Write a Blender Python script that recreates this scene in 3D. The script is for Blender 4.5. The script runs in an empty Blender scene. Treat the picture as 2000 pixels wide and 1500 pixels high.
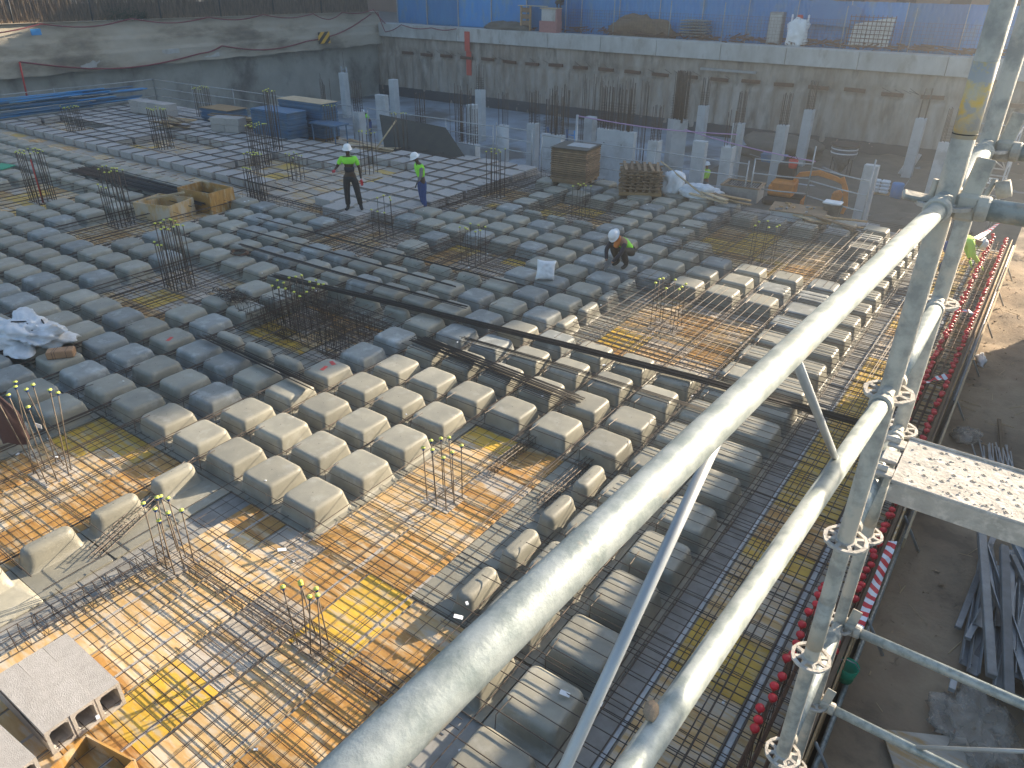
import bpy, math, random
from mathutils import Vector, Matrix, noise
rnd = random.Random(7)
S = bpy.context.scene
PI = math.pi
# ------------------------------------------------------------------ camera
cd = bpy.data.cameras.new('camera'); cam = bpy.data.objects.new('camera', cd)
S.collection.objects.link(cam)
cd.sensor_width = 36.0; cd.lens = 1447.1 * 36.0 / 2000.0
cd.clip_start = 0.02; cd.clip_end = 900
CR = [(0.8130401548, 0.5821687953, 0.0067231225), (0.2889649259, -0.3934813496, -0.8727380472), (-0.5054354343, 0.7115138237, -0.4881425002)]
CP = Vector((8.361939, -4.885563, 6.360194))
m3 = Matrix(((CR[0][0], -CR[1][0], -CR[2][0]), (CR[0][1], -CR[1][1], -CR[2][1]), (CR[0][2], -CR[1][2], -CR[2][2])))
cam.matrix_world = Matrix.Translation(CP) @ m3.to_4x4()
S.camera = cam
# ------------------------------------------------------------------ light
SUN_AZ = math.radians(68.0)      # from +X towards +Y
SUN_EL = math.radians(19.5)
w = bpy.data.worlds.new('World'); S.world = w; w.use_nodes = True
nt = w.node_tree; nt.nodes.clear()
sky = nt.nodes.new('ShaderNodeTexSky'); sky.sky_type = 'NISHITA'; sky.sun_disc = False
sky.sun_elevation = SUN_EL; sky.sun_rotation = PI / 2 - SUN_AZ
sky.air_density = 1.2; sky.dust_density = 0.9; sky.ozone_density = 2.2
bg = nt.nodes.new('ShaderNodeBackground'); bg.inputs[1].default_value = 0.078
wo = nt.nodes.new('ShaderNodeOutputWorld')
nt.links.new(sky.outputs[0], bg.inputs[0]); nt.links.new(bg.outputs[0], wo.inputs[0])
sd = bpy.data.lights.new('sun', 'SUN'); sun = bpy.data.objects.new('sun', sd); S.collection.objects.link(sun)
sd.energy = 5.0; sd.angle = math.radians(0.55); sd.color = (1.0, 0.85, 0.64)
tosun = Vector((math.cos(SUN_EL) * math.cos(SUN_AZ), math.cos(SUN_EL) * math.sin(SUN_AZ), math.sin(SUN_EL)))
sun.rotation_euler = tosun.to_track_quat('Z', 'Y').to_euler()
S.view_settings.view_transform = 'Standard'; S.view_settings.look = 'None'
S.view_settings.gamma = 1.0; S.view_settings.use_curve_mapping = False
S.view_settings.exposure = 1.82
# ------------------------------------------------------------------ materials
def mat(name, col, rough=0.7, metal=0.0, col2=None, scale=3.0, bump=0.0, bscale=20.0, rv=0.0, emit=None, stain=None, sscale=0.6, spec=0.4, detail=6.0, lo=0.35, hi=0.68, slo=0.55, shi=0.7, stretch=None):
    """rv: per-object brightness variation; stain: third colour in patches; all procedural, object-space"""
    m = bpy.data.materials.new(name); m.use_nodes = True
    n = m.node_tree.nodes; L = m.node_tree.links
    b = n['Principled BSDF']; b.inputs['Roughness'].default_value = rough; b.inputs['Metallic'].default_value = metal
    b.inputs['Specular IOR Level'].default_value = spec
    tc = n.new('ShaderNodeTexCoord'); oi = n.new('ShaderNodeObjectInfo')
    ad = n.new('ShaderNodeVectorMath'); ad.operation = 'ADD'
    ge = n.new('ShaderNodeNewGeometry')
    mp = n.new('ShaderNodeMapping'); L.new(ge.outputs['Position'], mp.inputs[0])
    if stretch: mp.inputs['Scale'].default_value = stretch
    L.new(mp.outputs[0], ad.inputs[0])
    cur = None
    def noisetex(sc, det=detail):
        t = n.new('ShaderNodeTexNoise'); t.inputs['Scale'].default_value = sc; t.inputs['Detail'].default_value = det
        t.inputs['Roughness'].default_value = 0.62
        L.new(mp.outputs[0], t.inputs['Vector']); return t
    def ramp(src, a, b_):
        r = n.new('ShaderNodeMapRange'); r.inputs['From Min'].default_value = a; r.inputs['From Max'].default_value = b_
        L.new(src, r.inputs['Value']); return r.outputs[0]
    c0 = n.new('ShaderNodeRGB'); c0.outputs[0].default_value = (*col, 1); cur = c0.outputs[0]
    def mix(fac, a, colb):
        x = n.new('ShaderNodeMix'); x.data_type = 'RGBA'; L.new(fac, x.inputs[0]); L.new(a, x.inputs[6])
        x.inputs[7].default_value = (*colb, 1); return x.outputs[2]
    if col2: cur = mix(ramp(noisetex(scale).outputs[0], lo, hi), cur, col2)
    if stain: cur = mix(ramp(noisetex(sscale, 8).outputs[0], slo, shi), cur, stain)
    if rv:
        r = n.new('ShaderNodeMapRange'); L.new(oi.outputs['Random'], r.inputs['Value'])
        r.inputs['To Min'].default_value = 1 - rv; r.inputs['To Max'].default_value = 1 + rv
        x = n.new('ShaderNodeVectorMath'); x.operation = 'SCALE'; L.new(cur, x.inputs[0]); L.new(r.outputs[0], x.inputs['Scale']); cur = x.outputs[0]
    L.new(cur, b.inputs['Base Color'])
    if bump:
        t = noisetex(bscale, 5); bp = n.new('ShaderNodeBump'); bp.inputs['Strength'].default_value = bump; bp.inputs['Distance'].default_value = 0.01
        L.new(t.outputs[0], bp.inputs['Height']); L.new(bp.outputs[0], b.inputs['Normal'])
    if emit: b.inputs['Emission Color'].default_value = (*emit[0], 1); b.inputs['Emission Strength'].default_value = emit[1]
    return m
M = {}
M['dome'] = mat('dome_plastic', (0.235, 0.225, 0.185), 0.5, col2=(0.32, 0.30, 0.24), scale=2.6, bump=0.10, bscale=70, rv=0.14, stain=(0.38, 0.365, 0.32), sscale=3.5, slo=0.55, shi=0.75)
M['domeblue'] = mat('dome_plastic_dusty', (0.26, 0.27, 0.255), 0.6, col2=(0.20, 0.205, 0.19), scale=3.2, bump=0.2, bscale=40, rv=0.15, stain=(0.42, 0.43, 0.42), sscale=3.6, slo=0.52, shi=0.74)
M['flange'] = mat('flange_plastic', (0.19, 0.175, 0.15), 0.6, col2=(0.25, 0.225, 0.185), scale=5, rv=0.1)
M['plyY'] = mat('panel_yellow', (0.64, 0.42, 0.05), 0.5, col2=(0.52, 0.30, 0.05), scale=3, rv=0.14, stain=(0.48, 0.38, 0.23), sscale=2.5, slo=0.5, shi=0.62, stretch=(1, 4.5, 1))
M['plyO'] = mat('panel_orange', (0.50, 0.28, 0.08), 0.5, col2=(0.34, 0.17, 0.05), scale=3, rv=0.2, stain=(0.52, 0.40, 0.25), sscale=2, slo=0.5, shi=0.62, stretch=(1, 4.5, 1))
M['plyT'] = mat('panel_tan', (0.60, 0.42, 0.20), 0.6, col2=(0.48, 0.28, 0.10), scale=2.5, rv=0.15, stain=(0.55, 0.47, 0.36), sscale=2, slo=0.45, shi=0.6, stretch=(1, 4.5, 1))
M['plyG'] = mat('panel_cement_white', (0.50, 0.45, 0.38), 0.75, col2=(0.38, 0.32, 0.26), scale=2.4, rv=0.14, stain=(0.45, 0.29, 0.13), sscale=1.8, slo=0.5, shi=0.62, stretch=(1, 4.5, 1))
M['plyedge'] = mat('deck_base', (0.30, 0.29, 0.27), 0.8, col2=(0.2, 0.19, 0.17), scale=4)
M['rebar'] = mat('rebar_steel', (0.062, 0.050, 0.043), 0.55, metal=0.35, col2=(0.11, 0.075, 0.052), scale=8, spec=0.5)
M['rebardusty'] = mat('rebar_sunlit_tone', (0.24, 0.19, 0.14), 0.7, metal=0.15, col2=(0.13, 0.095, 0.065), scale=9)  # paler copy of the rebar steel: sunlit tan put into the colour
M['rebarblack'] = mat('rebar_bundle_steel', (0.034, 0.032, 0.031), 0.5, metal=0.3, col2=(0.055, 0.045, 0.038), scale=8)
M['rebarrust'] = mat('rebar_rust', (0.15, 0.08, 0.045), 0.75, col2=(0.09, 0.05, 0.035), scale=10)
M['block'] = mat('block_concrete', (0.43, 0.40, 0.37), 0.9, col2=(0.36, 0.33, 0.30), scale=14, bump=0.6, bscale=110, rv=0.10)
M['conc'] = mat('column_concrete', (0.56, 0.565, 0.555), 0.85, col2=(0.46, 0.465, 0.46), scale=1.6, bump=0.1, rv=0.08, stain=(0.36, 0.355, 0.34), sscale=0.9)
M['concdark'] = mat('pit_dark_membrane', (0.055, 0.062, 0.07), 0.6, col2=(0.08, 0.085, 0.09), scale=1)
M['cap'] = mat('cap_beam_concrete', (0.50, 0.50, 0.48), 0.85, col2=(0.38, 0.375, 0.35), scale=1.6, rv=0.06, bump=.2, bscale=8, stain=(0.27, 0.245, 0.21), sscale=1.3, slo=0.54, shi=0.72, stretch=(1, 1, .5))
M['pile'] = mat('pile_wall', (0.29, 0.235, 0.185), 0.95, col2=(0.44, 0.40, 0.35), scale=1.1, bump=0.5, bscale=9, stain=(0.19, 0.165, 0.135), sscale=0.8, slo=0.5, shi=0.66, stretch=(1.6, 1.6, 0.45))
M['wall'] = mat('left_wall_shotcrete', (0.27, 0.26, 0.225), 0.95, col2=(0.38, 0.37, 0.33), scale=0.55, bump=0.5, bscale=7, stain=(0.125, 0.115, 0.10), sscale=0.35, slo=0.5, shi=0.65, stretch=(1, 1, 0.8))
M['wallcap'] = mat('left_wall_ledge', (0.45, 0.41, 0.34), 0.95, col2=(0.32, 0.265, 0.19), scale=0.5, bump=0.5, bscale=6, stain=(0.16, 0.14, 0.11), sscale=0.5, slo=0.52, shi=0.7, stretch=(1, 0.5, 1.4))
M['pit'] = mat('pit_floor_slab', (0.38, 0.44, 0.50), 0.5, col2=(0.20, 0.22, 0.24), scale=0.35, stain=(0.13, 0.125, 0.115), sscale=0.22, slo=0.5, shi=0.62)
M['mud'] = mat('pit_mud', (0.12, 0.105, 0.085), 0.95, col2=(0.17, 0.15, 0.12), scale=1.2, bump=0.7, bscale=6)
M['dirt'] = mat('path_dirt', (0.30, 0.22, 0.15), 0.98, col2=(0.40, 0.31, 0.21), scale=2.2, bump=1.0, bscale=22, stain=(0.20, 0.15, 0.105), sscale=1.1, slo=0.48, shi=0.62, detail=10)
M['street'] = mat('street_surface', (0.17, 0.155, 0.14), 0.95, col2=(0.22, 0.2, 0.18), scale=0.6)
M['galv'] = mat('galvanised_tube', (0.36, 0.385, 0.37), 0.45, metal=0.3, col2=(0.23, 0.26, 0.25), scale=24, detail=4, bump=0.10, bscale=160, stain=(0.42, 0.36, 0.28), sscale=11, slo=0.62, shi=0.72, lo=.42, hi=.60)
M['galvdusty'] = mat('dusty_tube', (0.47, 0.44, 0.375), 0.7, metal=0.1, col2=(0.30, 0.285, 0.25), scale=13, bump=0.3, bscale=90, stain=(0.52, 0.45, 0.36), sscale=7, slo=0.52, shi=0.62, lo=.42, hi=.6)
M['galvdull'] = mat('rail_tube', (0.42, 0.44, 0.45), 0.5, metal=0.4, col2=(0.32, 0.33, 0.34), scale=6)
M['deckplank'] = mat('plank_dusty_steel', (0.50, 0.46, 0.41), 0.85, metal=0.1, col2=(0.36, 0.33, 0.29), scale=14, bump=0.5, bscale=60, stain=(0.58, 0.53, 0.47), sscale=22, slo=0.5, shi=0.62)
M['bluesheet'] = mat('blue_fence_sheet', (0.03, 0.19, 0.46), 0.45, col2=(0.05, 0.25, 0.52), scale=0.5, rv=0.28, stain=(0.12, 0.24, 0.36), sscale=1.5, slo=.52, shi=.68, stretch=(1, 1, .5))
M['bluepaint'] = mat('blue_panel_paint', (0.05, 0.14, 0.27), 0.6, col2=(0.12, 0.17, 0.22), scale=2.5, rv=0.2)
M['brush'] = mat('brushwood', (0.34, 0.25, 0.17), 0.95, col2=(0.10, 0.075, 0.055), scale=9, rv=0.35, stretch=(1, 1, 0.2))
M['beige'] = mat('beige_plaster', (0.62, 0.47, 0.34), 0.9, col2=(0.56, 0.42, 0.30), scale=0.3)
M['facade'] = mat('brown_facade', (0.24, 0.17, 0.13), 0.9, col2=(0.20, 0.14, 0.11), scale=0.3)
M['wood'] = mat('timber', (0.40, 0.26, 0.13), 0.8, col2=(0.30, 0.19, 0.09), scale=5, rv=0.25, stretch=(1, 1, 3))
M['woodold'] = mat('timber_old', (0.26, 0.18, 0.11), 0.9, col2=(0.17, 0.12, 0.08), scale=5, rv=0.3)
M['woodpale'] = mat('timber_pale', (0.52, 0.40, 0.25), 0.8, col2=(0.42, 0.31, 0.19), scale=5, rv=0.2)
M['black'] = mat('black_film_ply', (0.035, 0.035, 0.028), 0.45, col2=(0.06, 0.055, 0.04), scale=2)
M['yellowcap'] = mat('cap_yellow', (0.60, 0.62, 0.10), 0.5)
M['bluecap'] = mat('cap_blue', (0.02, 0.07, 0.28), 0.5)
M['redcap'] = mat('cap_red', (0.55, 0.02, 0.03), 0.4, rv=0.15)
M['red'] = mat('red_plastic', (0.50, 0.05, 0.04), 0.5)
M['hose'] = mat('red_hose', (0.20, 0.035, 0.045), 0.5)
M['orange'] = mat('excavator_orange', (0.72, 0.25, 0.04), 0.5, col2=(0.55, 0.19, 0.05), scale=4)
M['white'] = mat('white_plastic', (0.78, 0.79, 0.80), 0.55, col2=(0.66, 0.67, 0.68), scale=4)
M['bagwhite'] = mat('woven_bag', (0.70, 0.72, 0.74), 0.6, col2=(0.50, 0.52, 0.54), scale=3, bump=0.5, bscale=14, stain=(0.46, 0.41, 0.35), sscale=1.4, slo=0.55, shi=0.7)
M['film'] = mat('plastic_film', (0.66, 0.60, 0.52), 0.3, col2=(0.42, 0.35, 0.28), scale=9, bump=0.8, bscale=24)
M['dark'] = mat('dark_rubber', (0.03, 0.03, 0.03), 0.6)
M['greenpl'] = mat('green_plastic', (0.0, 0.30, 0.16), 0.5)
M['cardboard'] = mat('cardboard', (0.42, 0.25, 0.14), 0.85, col2=(0.35, 0.20, 0.11), scale=5)
M['steel'] = mat('steel_profile', (0.30, 0.31, 0.32), 0.5, metal=0.6, col2=(0.22, 0.22, 0.22), scale=6, rv=0.25)
M['yellow'] = mat('warning_yellow', (0.75, 0.42, 0.03), 0.5)
M['hiviz'] = mat('hi_vis_green', (0.30, 0.85, 0.06), 0.7, col2=(0.26, 0.74, 0.05), scale=8)
M['hiviz2'] = mat('hi_vis_yellow', (0.50, 0.80, 0.10), 0.7)
M['navy'] = mat('navy_cloth', (0.018, 0.022, 0.035), 0.85)
M['blackcloth'] = mat('black_cloth', (0.022, 0.022, 0.024), 0.85, col2=(0.035, 0.034, 0.033), scale=12)
M['jeans'] = mat('blue_work_trousers', (0.03, 0.075, 0.22), 0.85, col2=(0.025, 0.055, 0.16), scale=12)
M['greycloth'] = mat('grey_cloth', (0.20, 0.19, 0.18), 0.9)
M['orangecloth'] = mat('orange_scarf', (0.62, 0.20, 0.04), 0.85)
M['skind'] = mat('skin_dark', (0.06, 0.035, 0.022), 0.55)
M['skinm'] = mat('skin_tan', (0.30, 0.16, 0.10), 0.55)
M['helmet'] = mat('helmet_white', (0.80, 0.80, 0.80), 0.3)
M['reflect'] = mat('reflective_tape', (0.55, 0.57, 0.58), 0.35, metal=0.3)
M['jacket'] = mat('brown_jacket_cloth', (0.10, 0.06, 0.055), 0.9, bump=0.5, bscale=20)
M['redpaint'] = mat('red_spray_paint', (0.55, 0.10, 0.07), 0.8)
M['pinkplaster'] = mat('pink_brick', (0.40, 0.20, 0.18), 0.9, col2=(0.33, 0.16, 0.15), scale=5)
M['leaf'] = mat('leaf_green', (0.035, 0.06, 0.025), 0.8, rv=0.3)
M['film'].node_tree.nodes['Principled BSDF'].inputs['Alpha'].default_value = .36
# striped materials (flat print on tape and signs)
def stripes(name, ca, cb, scale, ax=(1, 1, 0), duty=0.5, coord='Object'):
    m = bpy.data.materials.new(name); m.use_nodes = True; n = m.node_tree.nodes; L = m.node_tree.links
    b = n['Principled BSDF']; b.inputs['Roughness'].default_value = 0.5
    tc = n.new('ShaderNodeTexCoord'); d = n.new('ShaderNodeVectorMath'); d.operation = 'DOT_PRODUCT'; d.inputs[1].default_value = ax
    L.new(tc.outputs[coord], d.inputs[0])
    mu = n.new('ShaderNodeMath'); mu.operation = 'MULTIPLY'; mu.inputs[1].default_value = scale; L.new(d.outputs['Value'], mu.inputs[0])
    fr = n.new('ShaderNodeMath'); fr.operation = 'FRACT'; L.new(mu.outputs[0], fr.inputs[0])
    gt = n.new('ShaderNodeMath'); gt.operation = 'GREATER_THAN'; gt.inputs[1].default_value = duty; L.new(fr.outputs[0], gt.inputs[0])
    x = n.new('ShaderNodeMix'); x.data_type = 'RGBA'; L.new(gt.outputs[0], x.inputs[0]); x.inputs[6].default_value = (*ca, 1); x.inputs[7].default_value = (*cb, 1)
    L.new(x.outputs[2], b.inputs['Base Color']); return m
M['tape'] = stripes('barrier_tape_print', (0.62, 0.02, 0.03), (0.75, 0.76, 0.78), 6.2, (0.5, 1, 0.0))
M['hazard'] = stripes('hazard_print', (0.75, 0.42, 0.03), (0.03, 0.03, 0.03), 1.9, (0, 0.7, -0.8))
# ------------------------------------------------------------------ mesh helpers
class MB:
    def __init__(s): s.v = []; s.f = []
    def add(s, vs, fs):
        o = len(s.v); s.v += [tuple(v) for v in vs]; s.f += [tuple(i + o for i in f) for f in fs]; return s
    def box(s, c, d, rz=0.0, m=None, bev=0.0):
        hx, hy, hz = d[0] / 2, d[1] / 2, d[2] / 2
        if bev > 0:
            e = min(bev, hx * .9, hy * .9, hz * .9); vs = []
            for sz in (-1, 1):
                for (a, b_) in ((hx - e, hy), (hx, hy - e)):
                    pass
            # 24-vertex chamfered box
            vs = []; fs = []
            idx = {}
            for sx in (-1, 1):
                for sy in (-1, 1):
                    for sz in (-1, 1):
                        for k, t in enumerate(((hx, hy - e, hz - e), (hx - e, hy, hz - e), (hx - e, hy - e, hz))):
                            idx[(sx, sy, sz, k)] = len(vs); vs.append((sx * t[0], sy * t[1], sz * t[2]))
            def q(*ks): fs.append(tuple(idx[k] for k in ks))
            for a in (-1, 1):
                r = (lambda l: l if a > 0 else l[::-1])
                q(*r([(a, -1, -1, 0), (a, 1, -1, 0), (a, 1, 1, 0), (a, -1, 1, 0)]))
                q(*r([(-1, a, -1, 1), (-1, a, 1, 1), (1, a, 1, 1), (1, a, -1, 1)]))
                q(*r([(-1, -1, a, 2), (1, -1, a, 2), (1, 1, a, 2), (-1, 1, a, 2)]))
                for b_ in (-1, 1):
                    q((a, b_, -1, 0), (a, b_, 1, 0), (a, b_, 1, 1), (a, b_, -1, 1))
                    q((a, -1, b_, 0), (a, 1, b_, 0), (a, 1, b_, 2), (a, -1, b_, 2))
                    q((-1, a, b_, 1), (1, a, b_, 1), (1, a, b_, 2), (-1, a, b_, 2))
                    for c_ in (-1, 1): q((a, b_, c_, 0), (a, b_, c_, 1), (a, b_, c_, 2))
        else:
            vs = [(x * hx, y * hy, z * hz) for x in (-1, 1) for y in (-1, 1) for z in (-1, 1)]
            fs = [(0, 1, 3, 2), (4, 6, 7, 5), (0, 4, 5, 1), (2, 3, 7, 6), (0, 2, 6, 4), (1, 5, 7, 3)]
        R = Matrix.Rotation(rz, 3, 'Z') if m is None else m
        return s.add([R @ Vector(v) + Vector(c) for v in vs], fs)
    def tube(s, path, r, n=6, caps=True):
        P = [Vector(p) for p in path]; rings = []; k = len(P); vs = []
        up = None
        for i in range(k):
            d = (P[min(i + 1, k - 1)] - P[max(i - 1, 0)])
            if d.length < 1e-9: d = Vector((0, 0, 1))
            d.normalize()
            if up is None:
                up = Vector((0, 0, 1)) if abs(d.z) < 0.9 else Vector((1, 0, 0))
            x = d.cross(up)
            if x.length < 1e-6: x = d.cross(Vector((0.3, 1, 0.2)))
            x.normalize(); y = d.cross(x); y.normalize(); up = -y if (-y).length else up
            rr = r[i] if isinstance(r, (list, tuple)) else r
            vs += [P[i] + (x * math.cos(2 * PI * j / n) + y * math.sin(2 * PI * j / n)) * rr for j in range(n)]
        fs = []
        for i in range(k - 1):
            for j in range(n):
                a = i * n + j; b_ = i * n + (j + 1) % n
                fs.append((a, a + n, b_ + n, b_))
        if caps: fs.append(tuple(range(n))); fs.append(tuple(range((k - 1) * n, k * n))[::-1])
        return s.add(vs, fs)
    def lathe(s, prof, n=16, c=(0, 0, 0), m=None):
        vs = []
        for (r, z) in prof:
            vs += [Vector((r * math.cos(2 * PI * j / n), r * math.sin(2 * PI * j / n), z)) for j in range(n)]
        fs = [(i * n + j, i * n + (j + 1) % n, (i + 1) * n + (j + 1) % n, (i + 1) * n + j) for i in range(len(prof) - 1) for j in range(n)]
        fs.append(tuple(range(n))[::-1]); fs.append(tuple(range((len(prof) - 1) * n, len(prof) * n)))
        if m is not None: vs = [m @ v for v in vs]
        return s.add([v + Vector(c) for v in vs], fs)
    def prism(s, pts, z0, z1):
        n = len(pts); vs = [(p[0], p[1], z0) for p in pts] + [(p[0], p[1], z1) for p in pts]
        fs = [tuple(range(n))[::-1], tuple(range(n, 2 * n))] + [(i, (i + 1) % n, (i + 1) % n + n, i + n) for i in range(n)]
        return s.add(vs, fs)
    def mesh(s, name, smooth=False, mt=None):
        me = bpy.data.meshes.new(name); me.from_pydata(s.v, [], s.f); me.update()
        if smooth: me.polygons.foreach_set('use_smooth', [True] * len(me.polygons))
        if mt: me.materials.append(mt)
        return me
def fixn(me):
    import bmesh
    b = bmesh.new(); b.from_mesh(me); bmesh.ops.recalc_face_normals(b, faces=b.faces); b.to_mesh(me); b.free(); return me
col = S.collection
def T(name, label, cat, loc=(0, 0, 0), rz=0.0, group=None):
    o = bpy.data.objects.new(name, None); col.objects.link(o); o.empty_display_size = 0.1
    o.location = loc; o.rotation_euler = (0, 0, rz); o['label'] = label; o['category'] = cat
    if group: o['group'] = group
    return o
def tag(o, label, cat, group=None):
    o['label'] = label; o['category'] = cat
    if group: o['group'] = group
    return o
def O(name, me, mt=None, parent=None, loc=(0, 0, 0), rot=(0, 0, 0), sc=(1, 1, 1), world=False):
    """world=True: mesh given in world coordinates although it is a child"""
    if mt and not me.materials: me.materials.append(mt)
    o = bpy.data.objects.new(name, me); col.objects.link(o)
    if parent: o.parent = parent
    if world and parent:
        p = parent; off = Vector((0, 0, 0)); 
        while p: off += Vector(p.location); p = p.parent
        loc = Vector(loc) - off
    o.location = loc; o.rotation_euler = rot; o.scale = sc
    return o
def struct(name, me, mt=None, loc=(0, 0, 0), **k):
    o = O(name, me, mt, None, loc, **k); o['kind'] = 'structure'; return o
def copy_tree(o, parent=None):
    c = o.copy(); col.objects.link(c)
    if parent: c.parent = parent
    for ch in list(o.children): copy_tree(ch, c)
    return c
G = 0.84
def gx(i): return i * G
_bar = {}
def barmesh(r, n=5, mt='rebar'):
    k = (r, n, mt)
    if k not in _bar: _bar[k] = MB().tube([(0, 0, 0), (1, 0, 0)], r, n).mesh('bar', True, M[mt])
    return _bar[k]
def bar(parent, a, b, r=0.006, name='bar', mt='rebar', n=5):
    """straight bar from a to b (world), shared unit mesh stretched along X"""
    a = Vector(a); b = Vector(b); d = b - a
    off = Vector((0, 0, 0)); p = parent
    while p: off += Vector(p.location); p = p.parent
    o = bpy.data.objects.new(name, barmesh(r, n, mt)); col.objects.link(o); o.parent = parent
    o.location = a - off; o.rotation_euler = d.to_track_quat('X', 'Z').to_euler(); o.scale = (d.length, 1, 1)
    return o
# ================================================================== SETTING
def quad(pts, z, name, mt):
    return MB().add([(x, y, z) for x, y in pts], [tuple(range(len(pts)))]).mesh(name, mt=M[mt])
SX0, SX1, SY0, SY1 = -31.0, 8.16, -9.0, 17.9       # slab formwork deck
WX, WY = -39.8, 43.5                                # pit walls
# lower floor, with subdivided mud to the right
struct('pit_floor', quad([(WX - .3, -12), (SX1 + .1, -12), (12, WY + .2), (WX - .3, WY + .2)], -3.0, 'pit_floor', 'pit'))
mb = MB(); n = 40
def mudh(x, y):
    e = max(0, min(1, (x + 6.0) / 5.0)) * max(0, min(1, (y - 20.0) / 5.0))
    return -2.985 + e * (0.10 + 0.22 * noise.noise(Vector((x * .6, y * .6, 0))) + .1 * noise.noise(Vector((x * 2, y * 2, 3))))
for i in range(n + 1):
    for j in range(n + 1):
        x = -6.5 + 19 * i / n; y = 19 + 24.4 * j / n
        mb.v.append((x, y, mudh(x, y)))
for i in range(n):
    for j in range(n): a = i * (n + 1) + j; mb.f.append((a, a + n + 1, a + n + 2, a + 1))
struct('mud', mb.mesh('mud', True, M['mud']))
# street level all round, out to the horizon
mb = MB()
far = 420
mb.add([(-far, WY + .9, 2.3), (far, WY + .9, 2.3), (far, far, 2.3), (-far, far, 2.3)], [(0, 1, 2, 3)])
mb.add([(-far, -far, 3.2), (WX - .9, -far, 3.2), (WX - .9, WY + .9, 3.2), (-far, WY + .9, 3.2)], [(0, 1, 2, 3)])
mb.add([(-far, WY + .9, 2.3), (WX - .9, WY + .9, 2.3), (WX - .9, WY + .9, 3.2), (-far, WY + .9, 3.2)], [(0, 1, 2, 3)])
mb.add([(14, -far, 2.29), (far, -far, 2.29), (far, WY + .9, 2.29), (14, WY + .9, 2.29)], [(0, 1, 2, 3)])
mb.add([(WX - .9, -far, 2.28), (14, -far, 2.28), (14, -12, 2.28), (WX - .9, -12, 2.28)], [(0, 1, 2, 3)])
mb.add([(WX - .9, -12, 2.28), (14, -12, 2.28), (14, -12, -3.2), (WX - .9, -12, -3.2)], [(0, 1, 2, 3)])
struct('ground', mb.mesh('ground', mt=M['street']))
# dirt path along the right edge
mb = MB(); nx, ny = 44, 220
def pathh(x, y):
    h = -0.32 + 0.05 * noise.noise(Vector((x * 1.1, y * 1.1, 0))) + 0.035 * noise.noise(Vector((x * 4, y * 4, 5)))
    if y > 8: h += max(0, min(1, (y - 8) / 4)) * (0.06 * noise.noise(Vector((x * 2.2, y * 1.2, 9))) + .04 * noise.noise(Vector((x * 7, y * 5, 1))))
    return h
for i in range(nx + 1):
    for j in range(ny + 1):
        x = 8.2 + 5.8 * i / nx; y = -9.5 + 36 * j / ny
        mb.v.append((x, y, pathh(x, y)))
for i in range(nx):
    for j in range(ny): a = i * (ny + 1) + j; mb.f.append((a, a + ny + 1, a + ny + 2, a + 1))
mb.add([(8.25, -9.5, -.35), (8.25, 26.5, -.35), (8.25, 26.5, -3.1), (8.25, -9.5, -3.1)], [(0, 1, 2, 3)])
mb.add([(8.25, 26.5, -.35), (14, 26.5, -.35), (14, 26.5, -3.1), (8.25, 26.5, -3.1)], [(0, 1, 2, 3)])
mb.add([(14, -12, 2.29), (14, 44.4, 2.29), (14, 44.4, -3.1), (14, -12, -3.1)], [(0, 1, 2, 3)])
struct('path', mb.mesh('path', True, M['dirt']))
# slab deck body
struct('deck_base', MB().box(((SX0 + SX1) / 2 - .1, (SY0 + SY1) / 2, -.08), (SX1 - SX0 - .2, SY1 - SY0, .11)).mesh('deck_base', mt=M['plyedge']))
# back wall : pile wall with ribs, membrane strip, capping beam blocks
bw = T('retaining_wall', 'long back retaining wall of ribbed piles under a pale concrete capping beam', 'retaining wall', (-14, WY, -3))
def rough_wall(x0, x1, z0, z1, nx, nz, f):
    b = MB()
    for i in range(nx + 1):
        for k in range(nz + 1):
            x = x0 + (x1 - x0) * i / nx; z = z0 + (z1 - z0) * k / nz; b.v.append(f(x, z))
    for i in range(nx):
        for k in range(nz): a = i * (nz + 1) + k; b.f.append((a, a + nz + 1, a + nz + 2, a + 1))
    return b
def pf(x, z):
    ph = (x / 0.93) % 1.0
    rib = 0.27 * math.sqrt(max(0, 1 - (2 * ph - 1) ** 2))
    fade = max(0, min(1, (0.35 - z) / .35)) * .9 + .1
    r = .06 * noise.noise(Vector((x * 1.5, z * 1.5, 2))) + .04 * noise.noise(Vector((x * 5, z * 5, 4)))
    out = .12 * max(0, min(1, (z - .3) / .5))
    return (x, WY + .16 - rib * fade - r - out, z)
O('pile_face', rough_wall(-40.2, 12, -3.1, 1.56, 620, 30, pf).mesh('pile_face', True, M['pile']), None, bw, world=True)
O('membrane', MB().box((-14, WY - .06, -2.62), (52.5, .14, .74)).mesh('membrane', mt=M['concdark']), None, bw, world=True)
x = -39.5
while x < 12:
    L = 4.3 + rnd.uniform(-.3, .3)
    O('capping_beam', MB().box((x + L / 2, WY + .3, 2.02), (L - .025, 1.15 + rnd.uniform(-.02, .02), .96 + rnd.uniform(-.015, .015)), bev=.02).mesh('capping_beam', mt=M['cap']), None, bw, world=True); x += L
wal = barm = MB().box((0, 0, 0), (1.15, .14, .20)).mesh('waler', mt=M['rebarrust'])
k = 0
x = -36.5
while x < 10:
    if not (-29.7 < x < -31.5): O('waler', wal, None, bw, loc=(x, WY - .16, .42 + rnd.uniform(-.05, .05)), rot=(0, rnd.uniform(-.03, .03), 0), world=True)
    x += 2.03
    k += 1
O('waler', MB().box((-9.6, WY - .2, .98), (3.6, .16, .14)).mesh('waler', mt=M['steel']), None, bw, rot=(0, 0, 0), world=True)
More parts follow.
